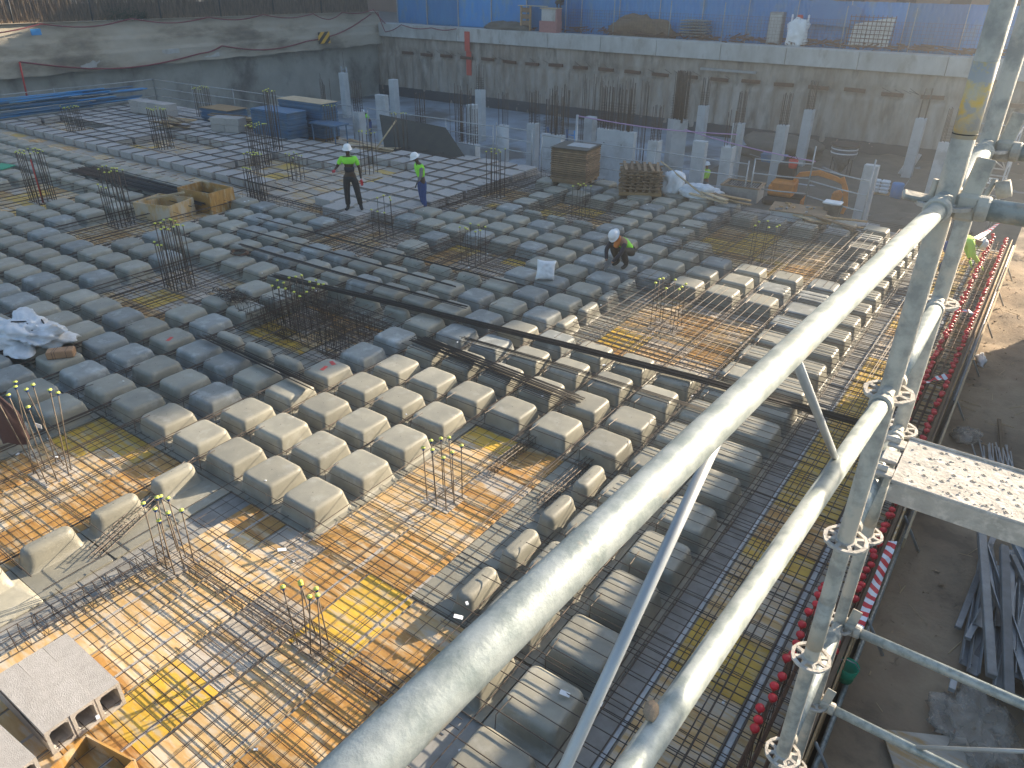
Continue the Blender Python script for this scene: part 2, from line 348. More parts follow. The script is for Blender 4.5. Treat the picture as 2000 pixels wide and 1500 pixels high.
O('red_paint_mark', MB().box((-30.2, WY - .30, 1.6), (.5, .03, 1.35)).box((-30.2, WY - .14, .05), (.45, .1, 1.7)).mesh('red_paint_mark', mt=M['redpaint']), None, bw, world=True)
for _ in range(26):
    bx = rnd.uniform(-34, 6); bar(bw, (bx, WY - .1, .5), (bx - rnd.uniform(.2, .5), WY - .4, .5 + rnd.uniform(.15, .35)), .012, 'anchor_strand', n=4)
# left wall with projecting ledge
lw = T('retaining_wall', 'long grey left retaining wall with a projecting rough concrete ledge', 'retaining wall', (WX, 16, -3))
def lf(y, z):
    r = .07 * noise.noise(Vector((y * .8, z * .9, 2))) + .04 * noise.noise(Vector((y * 3, z * 3, 4)))
    return (WX - .25 + r, y, z)
O('shotcrete_face', fixn(rough_wall(-12, 44, -3.1, 1.1, 260, 24, lf).mesh('shotcrete_face', True, M['wall'])), None, lw, world=True)
def lf2(y, z):
    t = (z - .95) / 2.6
    r = .05 * noise.noise(Vector((y * .9, z * 1.4, 7))) + .03 * noise.noise(Vector((y * 4, z * 4, 4)))
    edge = .10 * noise.noise(Vector((y * .7, 0, 3))) if t < .02 else 0
    out = .34 - .24 * max(0, (t - .33)) / .67 - (.10 if t > .36 else 0) - (.12 if t > .62 else 0)
    sl = 3.62 - .30 * (y - 15) / 28
    zz = .95 + (sl - .95) * t
    return (WX + out + r, y, zz + edge)
O('ledge_face', fixn(rough_wall(-12, 43.9, .95, 3.55, 260, 26, lf2).mesh('ledge_face', True, M['wallcap'])), None, lw, world=True)
b = MB(); b.add([(WX + .34, -12, .98), (WX + .34, 44, .98), (WX - .4, 44, 1.0), (WX - .4, -12, 1.0)], [(0, 1, 2, 3)]); b.add([(WX + .12, -12, 3.9), (WX + .1, 44, 3.3), (WX - 1.2, 44, 3.3), (WX - 1.2, -12, 3.9)], [(0, 3, 2, 1)])
O('ledge_top', b.mesh('ledge_top', mt=M['wallcap']), None, lw, world=True)
for yy in (19.2, 24.5, 27.4):
    O('patch', MB().box((WX + .26, yy, 1.45), (.14, 1.3, .75), bev=.05).mesh('patch', mt=M['cap']), None, lw, world=True)
# ------------------------------------------------------------------ fences
bf = T('sheet_fence', 'tall blue corrugated sheet fence along the street above the back wall', 'fence', (-14, 46.6, 2.3))
x = -37.6; i = 0
while x < 12:
    L = 3.05
    b = MB(); nn = 24
    for q in range(nn + 1):
        xx = x + L * q / nn; yy = 46.6 + (0.018 if q % 2 else -.018)
        b.v += [(xx, yy, 2.3), (xx, yy, 4.85 + .03 * rnd.random())]
    for q in range(nn): b.f.append((2 * q, 2 * q + 2, 2 * q + 3, 2 * q + 1))
    O('sheet', b.mesh('sheet', mt=M['bluesheet']), None, bf, world=True)
    O('post', MB().tube([(x, 46.5, 2.3), (x, 46.5, 4.9)], .03, 6).mesh('post', True, M['galvdull']), None, bf, world=True)
    x += L + .02; i += 1
tg = T('sheet_fence', 'low blue sheet hoarding at the left end of the back wall beside the corner', 'fence', (-35, 44.6, 2.5))
x = -38.6
while x < -25.5:
    b = MB(); nn = 10; L = 3.2
    for q in range(nn + 1):
        xx = x + L * q / nn; b.v += [(xx, 44.75 + (0.015 if q % 2 else -.015), 2.5), (xx, 44.75 + (0.015 if q % 2 else -.015), 4.6)]
    for q in range(nn): b.f.append((2 * q, 2 * q + 2, 2 * q + 3, 2 * q + 1))
    O('sheet', b.mesh('sheet', mt=M['bluesheet']), None, tg, world=True)
    O('post', MB().box((x, 44.66, 3.5), (.07, .07, 2.1)).mesh('post', mt=M['galvdull']), None, tg, world=True)
    x += L
# open mesh fence on the capping beam (right part)
mf = T('mesh_fence', 'thin wire mesh fence with light posts standing along the street edge', 'fence', (-8, 44.4, 2.5))
for xp in (-22.2, -18.4, -14.3, -10.7, -3.5, 0.1, 3.6, 7.1): O('post', MB().tube([(xp, 44.3, 2.45), (xp, 44.3, 4.7)], .03, 6).mesh('post', True, M['galv']), None, mf, world=True)
b = MB()
for q in range(160): xx = -22 + q * .19; b.tube([(xx, 44.32, 2.5), (xx, 44.32, 4.0)], .006, 3, False)
for q in range(9): b.tube([(-22, 44.32, 2.5 + q * .185), (8.4, 44.32, 2.5 + q * .185)], .006, 3, False)
o = O('wire_mesh', b.mesh('wire_mesh', mt=M['rebarrust']), None, mf, world=True); o['kind'] = 'stuff'
# brushwood screen on the left wall
br = T('brushwood_fence', 'dry brushwood screen fence with dark posts on top of the left wall', 'fence', (WX - .5, 20, 3.5))
b = MB(); r2 = random.Random(3)
for q in range(5200):
    y = r2.uniform(-12, 43); zt = 3.62 - .30 * (y - 15) / 28; h = 1.22 + .12 * noise.noise(Vector((y * .6, 0, 0))) + r2.uniform(-.08, .06)
    x0 = WX - .45 + r2.uniform(-.05, .05); le = r2.uniform(-.10, .10); wd = r2.uniform(.012, .03)
    z0 = zt + r2.uniform(-.05, .25)
    b.add([(x0, y, z0), (x0 + .01, y + wd, z0), (x0 + r2.uniform(-.03, .03), y + le + wd, zt + h), (x0 - .01, y + le, zt + h)], [(0, 1, 2, 3)])
o = O('brushwood', b.mesh('brushwood', mt=M['brush']), None, br, world=True); o['kind'] = 'stuff'
b = MB().box((WX - .53, 15.5, 4.1), (.03, 55, 1.15)).mesh('screen_backing', mt=M['woodold'])
O('screen_backing', b, None, br, rot=(-.0107, 0, 0), world=True)
for y in (-3, 3, 9, 15.9, 20.3, 24.7, 29.1, 33.5, 38):
    O('post', MB().tube([(WX - .36, y, 3.2), (WX - .4, y + .1, 4.95)], .045, 6).mesh('post', True, M['dark']), None, br, world=True)
for y0, s_ in ((12.6, .5), (21.6, .75), (22.5, .6), (23.4, .4)):
    sh = T('shrub', {12.6: 'dark green shrub against the brushwood at the far left edge', 21.6: 'largest dark shrub growing over the left wall by the brushwood', 22.5: 'middle dark shrub beside the largest one on the left wall', 23.4: 'small dark shrub right of the two bigger ones on the left wall'}[y0], 'shrub', (WX - .2, y0, 3.5), group='shrubs on the left wall')
    b = MB()
    for q in range(420):
        a = Vector((r2.gauss(0, .2), r2.gauss(0, .36), abs(r2.gauss(.25, .25)))) * s_ * 1.5
        d1 = Vector((r2.uniform(-1, 1), r2.uniform(-1, 1), r2.uniform(-1, 1))) * .045; d2 = Vector((r2.uniform(-1, 1), r2.uniform(-1, 1), r2.uniform(-1, 1))) * .045
        b.add([a, a + d1, a + d1 + d2, a + d2], [(0, 1, 2, 3)])
    O('foliage', b.mesh('foliage', mt=M['leaf']), None, sh); O('stem', MB().tube([(0, 0, -.2), (0, .05, .5 * s_)], .03, 5).mesh('stem', mt=M['woodold']), None, sh)
# ------------------------------------------------------------------ buildings (cast the shade; beige wall seen at top left)
def building(name, label, x0, x1, y0, y1, z0, z1, mt, nwx, nwz, face):
    t = T(name, label, 'building', ((x0 + x1) / 2, (y0 + y1) / 2, z0))
    O('wall', MB().box(((x0 + x1) / 2, (y0 + y1) / 2, (z0 + z1) / 2), (x1 - x0, y1 - y0, z1 - z0)).mesh('wall', mt=M[mt]), None, t, world=True)
    O('roof', MB().box(((x0 + x1) / 2, (y0 + y1) / 2, z1 + .1), (x1 - x0 + .3, y1 - y0 + .3, .2)).mesh('roof', mt=M['conc']), None, t, world=True)
    wm = {}
    for i in range(nwx):
        for k in range(nwz):
            zc = z0 + 1.9 + 3.0 * k
            if zc + 1 > z1: continue
            if face == 'y':
                c = (x0 + (i + .5) * (x1 - x0) / nwx, y0 - .02, zc); me = wm.setdefault('w', MB().box((0, 0, 0), (1.3, .08, 1.4)).mesh('window', mt=M['dark'])); 
            else:
                c = (x1 + .02 if face == '+x' else x0 - .02, y0 + (i + .5) * (y1 - y0) / nwx, zc); me = wm.setdefault('w', MB().box((0, 0, 0), (.08, 1.3, 1.4)).mesh('window', mt=M['dark']))
            O('window', me, None, t, loc=c, world=True)
    return t
building('apartment_block', 'brown apartment block across the street behind the blue fence', -19.0, 22.6, 60, 66, 2.3, 28.5, 'facade', 12, 8, 'y')
building('apartment_block', 'lower brown apartment block at the left end of the far street', -86, -19.2, 60, 66, 2.3, 19.75, 'facade', 18, 6, 'y')
building('beige_building', 'beige plastered building behind the brushwood screen', -60, -46.5, -10, 30, 3.2, 12, 'beige', 8, 2, '+x') if False else None
building('beige_building', 'beige plastered building behind the brushwood screen at the top left', -70, -52, -6, 34, 3.2, 12, 'beige', 7, 2, '+x')
building('site_building', 'low building beside the dirt path on the right of the scaffold', 10.5, 13.8, -11.5, 16.6, -.5, 4.32, 'conc', 6, 1, '-x')
# ================================================================== DOMES
def rr_ring(hx, hy, r, z, n=5):
    pts = []
    for cx, cy, a0 in ((hx - r, hy - r, 0), (-hx + r, hy - r, PI / 2), (-hx + r, -hy + r, PI), (hx - r, -hy + r, 3 * PI / 2)):
        for k in range(n): a = a0 + PI / 2 * k / (n - 1); pts.append((cx + r * math.cos(a), cy + r * math.sin(a), z))
    return pts
def dome_mesh(name, W, Dp, ox=0.0, oy=0.0, h=.30, mt='dome'):
    """flange plate .83 square with a tapering rounded dome of base half sizes W, Dp"""
    b = MB(); n = 5; N = 4 * n
    def lv(ins, r, z): return [(p[0] + ox, p[1] + oy, p[2]) for p in rr_ring(W - ins, Dp - ins, min(r, (min(W, Dp) - ins) * .98), z, n)]
    rings = [rr_ring(.415, .415, .02, -.01, n), rr_ring(.415, .415, .02, .012, n), lv(-.012, .06, .014), lv(.0, .06, .024), lv(.012, .066, .10), lv(.028, .078, .20), lv(.034, .085, .252), lv(.042, .088, .274), lv(.055, .088, .289), lv(.074, .08, .298), lv(.105, .07, h)]
    if min(W, Dp) < .3:
        rings = rings[:4] + [lv(.012, .1, .10), lv(.026, .12, .19), lv(.036, .13, .245), lv(.052, .13, .275), lv(.074, .12, .293), lv(.100, .1, h)]
    for r in rings: b.v += r
    for k in range(len(rings) - 1):
        for j in range(N): b.f.append((k * N + j, k * N + (j + 1) % N, (k + 1) * N + (j + 1) % N, (k + 1) * N + j))
    b.f.append(tuple(range((len(rings) - 1) * N, len(rings) * N)))
    nf = len(b.f); b.lathe([(.007, h + .0006), (.0001, h + .0007)], 6, c=(ox, oy, 0))
    me = b.mesh(name, True, M[mt]); me.materials.append(M['dark'])
    me.polygons.foreach_set('material_index', [1 if k >= nf else 0 for k in range(len(me.polygons))])
    me.polygons.foreach_set('use_smooth', [k >= 3 * N for k in range(len(me.polygons))])
    return me
DM = {'full': dome_mesh('dome_mould', .342, .330), 'fullb': dome_mesh('dome_mould', .342, .330, mt='domeblue')}
DM['hx+'] = dome_mesh('half_mould', .145, .34, ox=.235); DM['hx-'] = dome_mesh('half_mould', .145, .34, ox=-.235)
DM['hy+'] = dome_mesh('half_mould', .34, .145, oy=.10); DM['hy-'] = dome_mesh('half_mould', .34, .145, oy=-.17); DM['hy0'] = dome_mesh('half_mould', .34, .155, oy=-.03)
DM['hx0'] = dome_mesh('half_mould', .145, .34, ox=.2)
def cell(i, j):
    x, y = i * G, j * G
    if i > 7 or j > 20 or j < -8: return None
    if j <= -1 and 0 <= i <= 6:
        if i == 0 and j >= -4: return 'hx-'
        if i == 6 and j == -1: return 'full'
        if j < -5 and i != 0: return 'full' if j < -7 else None
        return None
    if -3 <= i <= -1 and -5 <= j <= -1: return None
    if 3 <= i <= 5 and 0 <= j <= 3: return 'hx+' if i == 5 else None
    if -9 <= i <= -7 and 3 <= j <= 5: return None
    if -4 <= i <= -2 and 3 <= j <= 6: return {3: 'hy-', 6: 'hy+'}.get(j)
    if i <= -9 and j > 10: return None
    if i <= -6 and j >= 9:
        if i in (-7, -6) and j in (12, 13): return 'full'
        if i == -6 and j == 14: return 'full'
        if i <= -9 and j <= 10: pass
        elif i == -6 and j >= 19: return 'full'
        else: return None
    if -4 <= i <= -2 and 9 <= j <= 11: return 'hy0' if j == 9 else None
    if -4 <= i <= -2 and 15 <= j <= 17: return 'hy0' if j == 15 else None
    if 3 <= i <= 5 and 8 <= j <= 11: return None
    if i == 2 and 8 <= j <= 11: return 'hx-'
    if 2 <= i <= 5 and 15 <= j <= 18: return 'full' if (i == 2 and j == 15) else None
    if i == 6 and 15 <= j <= 17: return 'hx0'
    if -15 <= i <= -13 and 5 <= j <= 9: return None
    if i == -16 and j == 8: return None
    if -22 <= i <= -19 and 5 <= j <= 7: return None
    if i >= 2 and j == 20 and i < 5: return None
    return 'full'
cinv = cam.matrix_world.inverted()
def project(p):
    v = cinv @ Vector(p)
    if v.z > -.05: return None
    return 1000 + 1447.1 * v.x / -v.z, 750 - 1447.1 * v.y / -v.z, -v.z
def ordn(k): return {1: 'nearest', 2: 'second nearest', 3: 'third nearest', 4: 'fourth nearest', 5: 'fifth nearest', 6: 'sixth nearest', 7: 'seventh nearest', 8: 'eighth nearest', 9: 'ninth nearest', 10: 'tenth nearest'}.get(k, f'{k}th nearest')
def ordp(k): return {1: 'first', 2: 'second', 3: 'third', 4: 'fourth', 5: 'fifth', 6: 'sixth', 7: 'seventh', 8: 'eighth', 9: 'ninth', 10: 'tenth'}.get(k, {21: '21st', 22: '22nd', 23: '23rd'}.get(k, f'{k}th'))
LM = [('the squatting worker', .87, 10.0), ('the white sack', -.1, 8.25), ('the big white bag', -6.3, .1), ('the cardboard package', -4.75, .1), ('the worker in blue trousers', -6.6, 11.4),
 ('the black wire heap', -5.0, 3.45), ('the rusty wire coil', -7.0, 5.3), ('the tangled stirrup heap', -2.6, 4.0), ('the wooden boxes', -12.6, 7.0), ('the stack of trays', -4.5, 16.2),
 ('the crossed timber lattice stack', -1.9, 16.4), ('the starter bars with a red pole', -16.7, 5.2), ('the brown jacket', -2.8, -1.5), ('the right end of the thick bar bundle', 3.2, 4.2),
 ('the left end of the thick bar bundle', -.2, 4.2), ('the hopper tub', .9, 17.9), ('the green sheet', -20.8, 5.9), ('the starter bars before the lattice stack', -2.4, 13.6),
 ('the sunlit starter bars at the centre', 2.92, 1.2), ('the starter bars nearest the excavator', 3.25, 12.87), ('the starter bars right of the squatting worker', 2.93, 8.16),
 ('the tall starter bars beside the yellow panel', -6.9, 3.6), ('the starter bars left of the white sack', -2.54, 8.8), ('the left end of the dark bar bundle', -18.4, 7.6), ('the starter bars before the wooden boxes', -12.4, 5.3)]
cells = []
for i in range(-37, 8):
    for j in range(-6, 21):
        c = cell(i, j)
        if c is None: continue
        p = project((i * G, j * G, .3))
        vis = p is not None and -40 < p[0] < 2040 and 150 < p[1] < 1600
        near = p is not None and -500 < p[0] < 2500 and 100 < p[1] < 2300
        d = (Vector((i * G, j * G, .15)) - CP).length
        if vis or near: cells.append((d if vis else d + 100, i, j, c, vis))
cells.sort()
fulls = [(i, j) for d, i, j, c, v in cells if c == 'full']
halfs = [(i, j) for d, i, j, c, v in cells if c != 'full']
rest = MB(); used = set(); cnt = 0
basemesh = DM['full']
for d, i, j, c, vis in cells:
    x, y = i * G, j * G
    if not vis or cnt >= 300:
        me = DM[c]; z0 = 0
        rest.add([(v.co.x + x, v.co.y + y, v.co.z) for v in me.vertices], [tuple(p.vertices) for p in me.polygons]); continue
    cnt += 1
    me = DM[c]
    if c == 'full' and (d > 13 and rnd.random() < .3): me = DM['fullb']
    if c != 'full': nm, cat, pool, grp, word = 'half_mould', 'half mould', halfs, 'narrow half moulds along the solid slab zones', 'narrow half mould'
    else: nm, cat, pool, grp, word = 'dome_mould', 'dome mould', fulls, 'dome moulds laid in rows on the slab formwork', 'dome mould'
    if c == 'full' and i == 7 and j >= -1: lab = f'{ordp(j + 2)} grey dome mould from the near end of the outermost row beside the edge beam'
    elif c == 'full' and i == 6 and j >= -1: lab = f'{ordp(j + 2)} grey dome mould from the near end of the second row from the edge'
    else:
        L = min(LM, key=lambda l: (l[1] - x) ** 2 + (l[2] - y) ** 2)
        rk = sorted(pool, key=lambda q: (L[1] - q[0] * G) ** 2 + (L[2] - q[1] * G) ** 2).index((i, j)) + 1
        lab = f'grey {word} {ordn(rk)} to {L[0]}'
    k = 2
    o = O(nm, me, None, None, (x + rnd.uniform(-.008, .008), y + rnd.uniform(-.008, .008), 0), (rnd.uniform(-.008, .008), rnd.uniform(-.008, .008), rnd.uniform(-.014, .014) + (rnd.choice((0, PI / 2, PI)) if c == 'full' else 0)), (1, 1, rnd.uniform(.97, 1.03)))
    tag(o, lab, cat, grp)
    if (i, j) in ((-1, 3), (-5, 2)):
        mk = MB()
        for mx, my, a in (((-.05, .02, .3), (.17, .05, 1.2)) if (i, j) == (-1, 3) else ((-.1, -.12, .5),)): mk.box((mx, my, .003), (.16, .07, .004), a)
        O('red_mark', mk.mesh('red_mark', mt=M['red']), None, o, loc=(0, 0, .298))
if rest.v:
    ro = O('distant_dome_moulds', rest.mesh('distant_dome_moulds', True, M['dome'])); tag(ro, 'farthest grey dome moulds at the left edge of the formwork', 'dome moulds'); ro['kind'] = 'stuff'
# small pinhole on each near dome top is part of the bump; ================================== DECK PANELS
PAN = MB().box((0, 0, -.009), (.80, .413, .018), bev=.002).mesh('plywood_panel')
pm = {}
for k in ('plyY', 'plyO', 'plyT', 'plyG'):
    q = PAN.copy(); q.materials.clear(); q.materials.append(M[k]); q.name = 'panel_' + k; pm[k] = q
def panels(parent, x0, x1, y0, y1, wt, skip=None):
    nx = max(1, round((x1 - x0) / G)); ny = max(1, round((y1 - y0) / .42)); n = 0
    for a in range(nx):
        lastk = None
        for b_ in range(ny):
            x = x0 + (a + .5) * (x1 - x0) / nx; y = y0 + (b_ + .5) * .42
            if skip and skip(x, y): continue
            k = lastk if (lastk and rnd.random() < .45) else rnd.choices(('plyY', 'plyO', 'plyT', 'plyG'), wt)[0]; lastk = k
            o = O('panel', pm[k], None, parent, world=True, loc=(x, y, rnd.uniform(-.002, .002)), rot=(0, 0, rnd.uniform(-.004, .004)), sc=((x1 - x0) / nx / G, 1, 1)); n += 1
    return n
def zone_deck(x0, x1, y0, y1, wt, skip=None):
    t = bpy.data.objects.new('formwork_deck', MB().box(((x1 - x0) / 2, (y1 - y0) / 2, -.018), (x1 - x0, y1 - y0, .012)).mesh('formwork_deck', mt=M['flange'])); col.objects.link(t)
    t['kind'] = 'structure'; t.location = (x0, y0, 0); panels(t, x0, x1, y0, y1, wt, skip); return t
c_ = lambda i: (i - .5) * G
zone_deck(.42 + .42, c_(6), c_(-5), c_(0), (2.3, 6, 10, 5))
zone_deck(c_(3), c_(5), c_(0), c_(4), (1, 5, 9, 3))
zone_deck(c_(-3), c_(0), c_(-5), c_(0), (3, 9, 5, 3))
zone_deck(c_(-9), c_(-6), c_(3), c_(6), (1, 4, 4, 8))
zone_deck(c_(-4), c_(-1), c_(3) + .34, c_(6) + .42, (2, 7, 4, 6))
zone_deck(c_(-8), c_(-5), c_(9), c_(12), (4, 3, 5, 8))
zone_deck(c_(-7), c_(-5), c_(15), c_(19), (1, 2, 5, 9))
zone_deck(c_(-4), c_(-1), c_(10), c_(12), (3, 4, 5, 6))
zone_deck(c_(-4), c_(-1), c_(16), c_(18), (5, 3, 5, 4))
zone_deck(c_(3), c_(6), c_(8), c_(12), (3, 5, 7, 6))
zone_deck(c_(2), c_(6), c_(15), c_(19), (4, 4, 6, 4), lambda x, y: x < c_(3) and y < c_(16))
zone_deck(c_(-15), c_(-12), c_(5), c_(10), (1, 3, 5, 8))
zone_deck(c_(-22), c_(-18), c_(5), c_(8), (6, 6, 3, 2))
zone_deck(SX0, c_(-8), 9.0, 9.9, (1, 1, 4, 9))
# edge strips by the beam
t = zone_deck(6.60, 7.44, c_(-3), 17.6, (5, 8, 6, 2)); 
t = zone_deck(7.52, 8.06, c_(-3), 17.6, (1, 4, 9, 3))
es = struct('joint_strip', MB().box((7.48, 7, -.006), (.05, 22, .02)).box((6.575, 7, 0.001), (.04, 22, .02)).mesh('joint_strip', mt=M['galvdull']))
b = MB()
for xx in (1.24, 2.08, 2.92, 3.76, 4.6): b.box((xx, -2.1, -.004), (.035, 4.2, .014))
struct('joint_strip', b.mesh('joint_strip', mt=M['block']))
# deck under the block field
zone_deck(-15.6, -6.6, 9.9, 17.8, (3, 1, 5, 10), lambda x, y: False) if False else None
# ================================================================== INFILL BLOCK FIELD
bs = MB().box((0, 0, .125), (.70, .70, .25), bev=.008).mesh('infill_block', mt=M['block'])
def hollow_mesh():
    """three hollow blocks face to -Y : frame with openings"""
    b = MB(); W = .70; H = .25
    b.box((0, .03, .235), (W, W - .02, .03)); b.box((0, .03, .015), (W, W - .02, .03)); b.box((0, .33, .125), (W, .04, .19))
    for k in range(5): b.box((-W / 2 + .0125 + k * (W - .025) / 4, .03, .125), (.028, W - .02, .19))
    return b.mesh('hollow_infill_block', mt=M['block'])
hs = hollow_mesh()
def isblock(x, y):
    if x < -12.5:
        if y > 15.9 and x > -24: return False
        if -30.0 < x < -25.5 and 10.7 < y < 12.4: return False
        if -22.3 < x < -18.0 and 10.7 < y < 13.0: return False
        if x > -15.9 and 10.7 < y < 13.1: return False
        return True
    if x < -9.9: return y > 14.8 and y < 17.0
    if x > -6.6: return False
    return y > 10.3 or x > -8.9
fx = []
nblk = 0
for a in range(29):
    x = -30.3 + .84 * a
    for k in range(10):
        y = 10.32 + .84 * k
        if y > 17.5: continue
        if isblock(x, y):
            fx.append((x, y))
fo = [(x, y) for x, y in fx] + [(-8.35, 9.75), (-7.5, 9.62)]
fpan = struct('formwork_deck', MB().box((0, 0, -.019), (24.4, 7.9, .010)).mesh('formwork_deck', mt=M['plyG']), loc=(-18.7, 13.8, 0))
FL = [('the man in the green shirt', -7.73, 9.7), ('the far left block field starter bars', -26.8, 11.5), ('the middle block field starter bars', -20.7, 11.9), ('the tall double starter bars', -15.1, 12.25),
      ('the small starter bars on the open panels', -12.5, 11.7), ('the tilted black sheet', -10.5, 16.5), ('the blue panel stack', -18.0, 15.8), ('the brown loose block pile', -27.2, 15.9), ('the starter bars behind the man in green', -11.3, 13.9),
      ('the front left corner of the block field', -30.5, 9.9), ('the starter bars right of the block field', -5.8, 14.0)]
for x, y in fo:
    L = min(FL, key=lambda l: (l[1] - x) ** 2 + (l[2] - y) ** 2)
    rk = sorted(fo, key=lambda q: (L[1] - q[0]) ** 2 + (L[2] - q[1]) ** 2).index((x, y)) + 1
    hol = (-30 < x < -25.5 and 12.4 < y < 13.2)
    o = O('infill_block', hs if hol else bs, None, None, (x + rnd.uniform(-.012, .012), y + rnd.uniform(-.012, .012), 0), (0, 0, rnd.uniform(-.02, .02)), (rnd.uniform(.97, 1.02), rnd.uniform(.97, 1.02), rnd.uniform(.97, 1.03)))
    tag(o, f'{"hollow " if hol else ""}infill block {ordn(rk)} to {L[0]}', 'concrete block', 'concrete infill blocks laid in rows')
for a in range(29):
    for k in range(9):
        x = -30.3 + .84 * a; y = 10.32 + .84 * k
        if (x, y) in fx: continue
        for dy in (-.21, .21):
            kx = rnd.choices(('plyY', 'plyT', 'plyG'), (1.3, 2, 8))[0]
            O('panel', pm[kx], None, fpan, world=True, loc=(x, y + dy, rnd.uniform(-.002, .002)))
# dark rib bars in the block field
t = T('rib_reinforcement', 'dark bars lying in the joints between the concrete infill blocks', 'rebar', (-18, 13, .2))
for a in range(30):
    x = -30.72 + .84 * a
    if x < -7: bar(t, (x, 10.0 if x < -12 else 13.5, .262), (x + rnd.uniform(-.03, .03), 15.8 if x < -13 else 17.2, .262), .011, n=4)
for k in range(8):
    y = 10.74 + .84 * k
    for xa, xb in ((-30.4, -24), (-24.2, -17.5), (-17.9, -12.3)):
        if y < 16: bar(t, (xa, y, .275), (xb, y + rnd.uniform(-.03, .03), .275), .011, n=4)
    if y > 11: bar(t, (-10 if y < 15 else -12, y, .275), (-6.7, y, .275), .011, n=4)
for y, xa, xb in ((10.05, -16, -12.4), (10.15, -16.2, -12.3), (11.2, -13.4, -8.2), (11.9, -12.6, -8.6), (12.7, -13.8, -9), (10.5, -12.2, -8.3), (9.7, -15.5, -8.5), (9.5, -13, -8.2)):
    bar(t, (xa, y, .05 + rnd.uniform(0, .2)), (xb, y + rnd.uniform(-.1, .1), .05), .012, n=4)
for x in (-12, -11.2, -10.4, -9.7, -9.1): bar(t, (x, 9.7, .04), (x + .05, 13.6, .04), .01, n=4)
# near foreground hollow blocks (bottom left)
def hollow_block_mesh():
    b = MB(); L = 1.02; W = .238; H = .31
    # outer shell with two cells through the +X end : one wide opening per block
    b.box((L / 2, 0, H - .0175), (L, W, .035)); b.box((L / 2, 0, .0175), (L, W, .035))
    b.box((L / 2, W / 2 - .016, H / 2), (L, .032, H - .07)); b.box((L / 2, -W / 2 + .016, H / 2), (L, .032, H - .07))
    b.box((L - .24, 0, H / 2), (.03, W - .064, H - .07)); b.box((.02, 0, H / 2), (.04, W - .064, H - .07))
    for sy in (-1, 1):
        for sz in (-1, 1):
            yy = sy * (W / 2 - .032); zz = H / 2 + sz * (H / 2 - .035)
            m = MB(); b.add([(L - .002, yy, zz), (L - .002, yy - sy * .028, zz), (L - .002, yy, zz - sz * .028), (.1, yy, zz), (.1, yy - sy * .028, zz), (.1, yy, zz - sz * .028)], [(0, 1, 2), (3, 5, 4), (1, 4, 5, 2), (0, 3, 4, 1), (0, 2, 5, 3)])
    return fixn(b.mesh('hollow_block', mt=M['block']))
hb = hollow_block_mesh()
for k, (x, y, lab) in enumerate([(1.45, -3.24, 'pale hollow concrete block at the bottom left, right one of three side by side'), (1.445, -3.482, 'pale hollow concrete block at the bottom left, middle one of three side by side'), (1.44, -3.724, 'pale hollow concrete block at the bottom left, left one of three side by side')]):
    tag(O('hollow_block', hb, None, None, (x, y, .002 * k), (0, 0, .01 * (k - 1))), lab, 'concrete block', 'hollow blocks in the bottom left corner')
tag(O('hollow_block', hb, None, None, (1.62, -4.16, 0), (0, 0, .06)), 'pale hollow concrete block cut off by the bottom left corner of the frame', 'concrete block', 'hollow blocks in the bottom left corner')
tag(O('hollow_block', hb, None, None, (1.64, -4.42, 0), (0, 0, .05)), 'pale hollow concrete block below the corner one, almost out of frame', 'concrete block', 'hollow blocks in the bottom left corner')
bx = T('wooden_box', 'orange plywood box edge at the bottom edge of the frame left of centre', 'wooden box', (2.95, -3.62, 0))
for c, d in (((0, .1, .08), (.62, .02, .16)), ((-.3, -.18, .08), (.02, .56, .16)), ((.3, -.18, .08), (.02, .56, .16))): O('board', MB().box(c, d).mesh('board', mt=M['plyO']), None, bx)
bx.rotation_euler.z = .2
# ================================================================== REBAR
rb_x = T('rib_reinforcement', 'long thin bars running left to right in the ribs between the dome moulds', 'rebar', (-3, 6, .2))
rb_y = T('rib_reinforcement', 'pairs of bars running away from the camera in the ribs between the dome moulds', 'rebar', (-3, 6, .1))
nbx = nby = 0
for j in range(-6, 20):
    y = (j + .5) * G
    xs = -24 if j < 10 else -5.5
    x = xs + rnd.uniform(0, 2)
    while x < 7.0:
        L = rnd.uniform(3.5, 6.5); xe = min(x + L, 7.95)
        if nbx < 170 and (j >= -1 or x < -2.5):
            bar(rb_x, (x, y + rnd.uniform(-.07, .07), .30 + rnd.uniform(-.03, .02)), (xe, y + rnd.uniform(-.07, .07), .31 + rnd.uniform(-.05, .02)), rnd.choice((.005, .0065)), n=4)
            nbx += 1
        x = xe - .3
        if xe > 7.9: break
for j in range(-6, 20):
    y = (j + .5) * G
    for dy in (-.05, .05):
        if nbx < 240 and -1 <= j < 17: bar(rb_x, (-5 + rnd.uniform(-1, 1), y + dy, .06), (7.9, y + dy, .06), .006, n=4); nbx += 1
for i in range(-24, 8):
    x = (i + .5) * G
    ye = 9.2 if i < -7 else 17.4
    for dx in (-.06, .045, .09):
        y = -4.5 + rnd.uniform(-.5, 1)
        while y < ye - 1:
            e = min(ye, y + rnd.uniform(5, 8)); z = .10 if dx < 0 else .22
            if nby < 290 and not (x > .3 and x < 6 and y < -1 and dx > 0): bar(rb_y, (x + dx, max(y, -2.9) if x > .3 else y, z), (x + dx + rnd.uniform(-.02, .02), e, z + .01), .0065 if i > -4 else .009, n=4); nby += 1
            y = e - .2
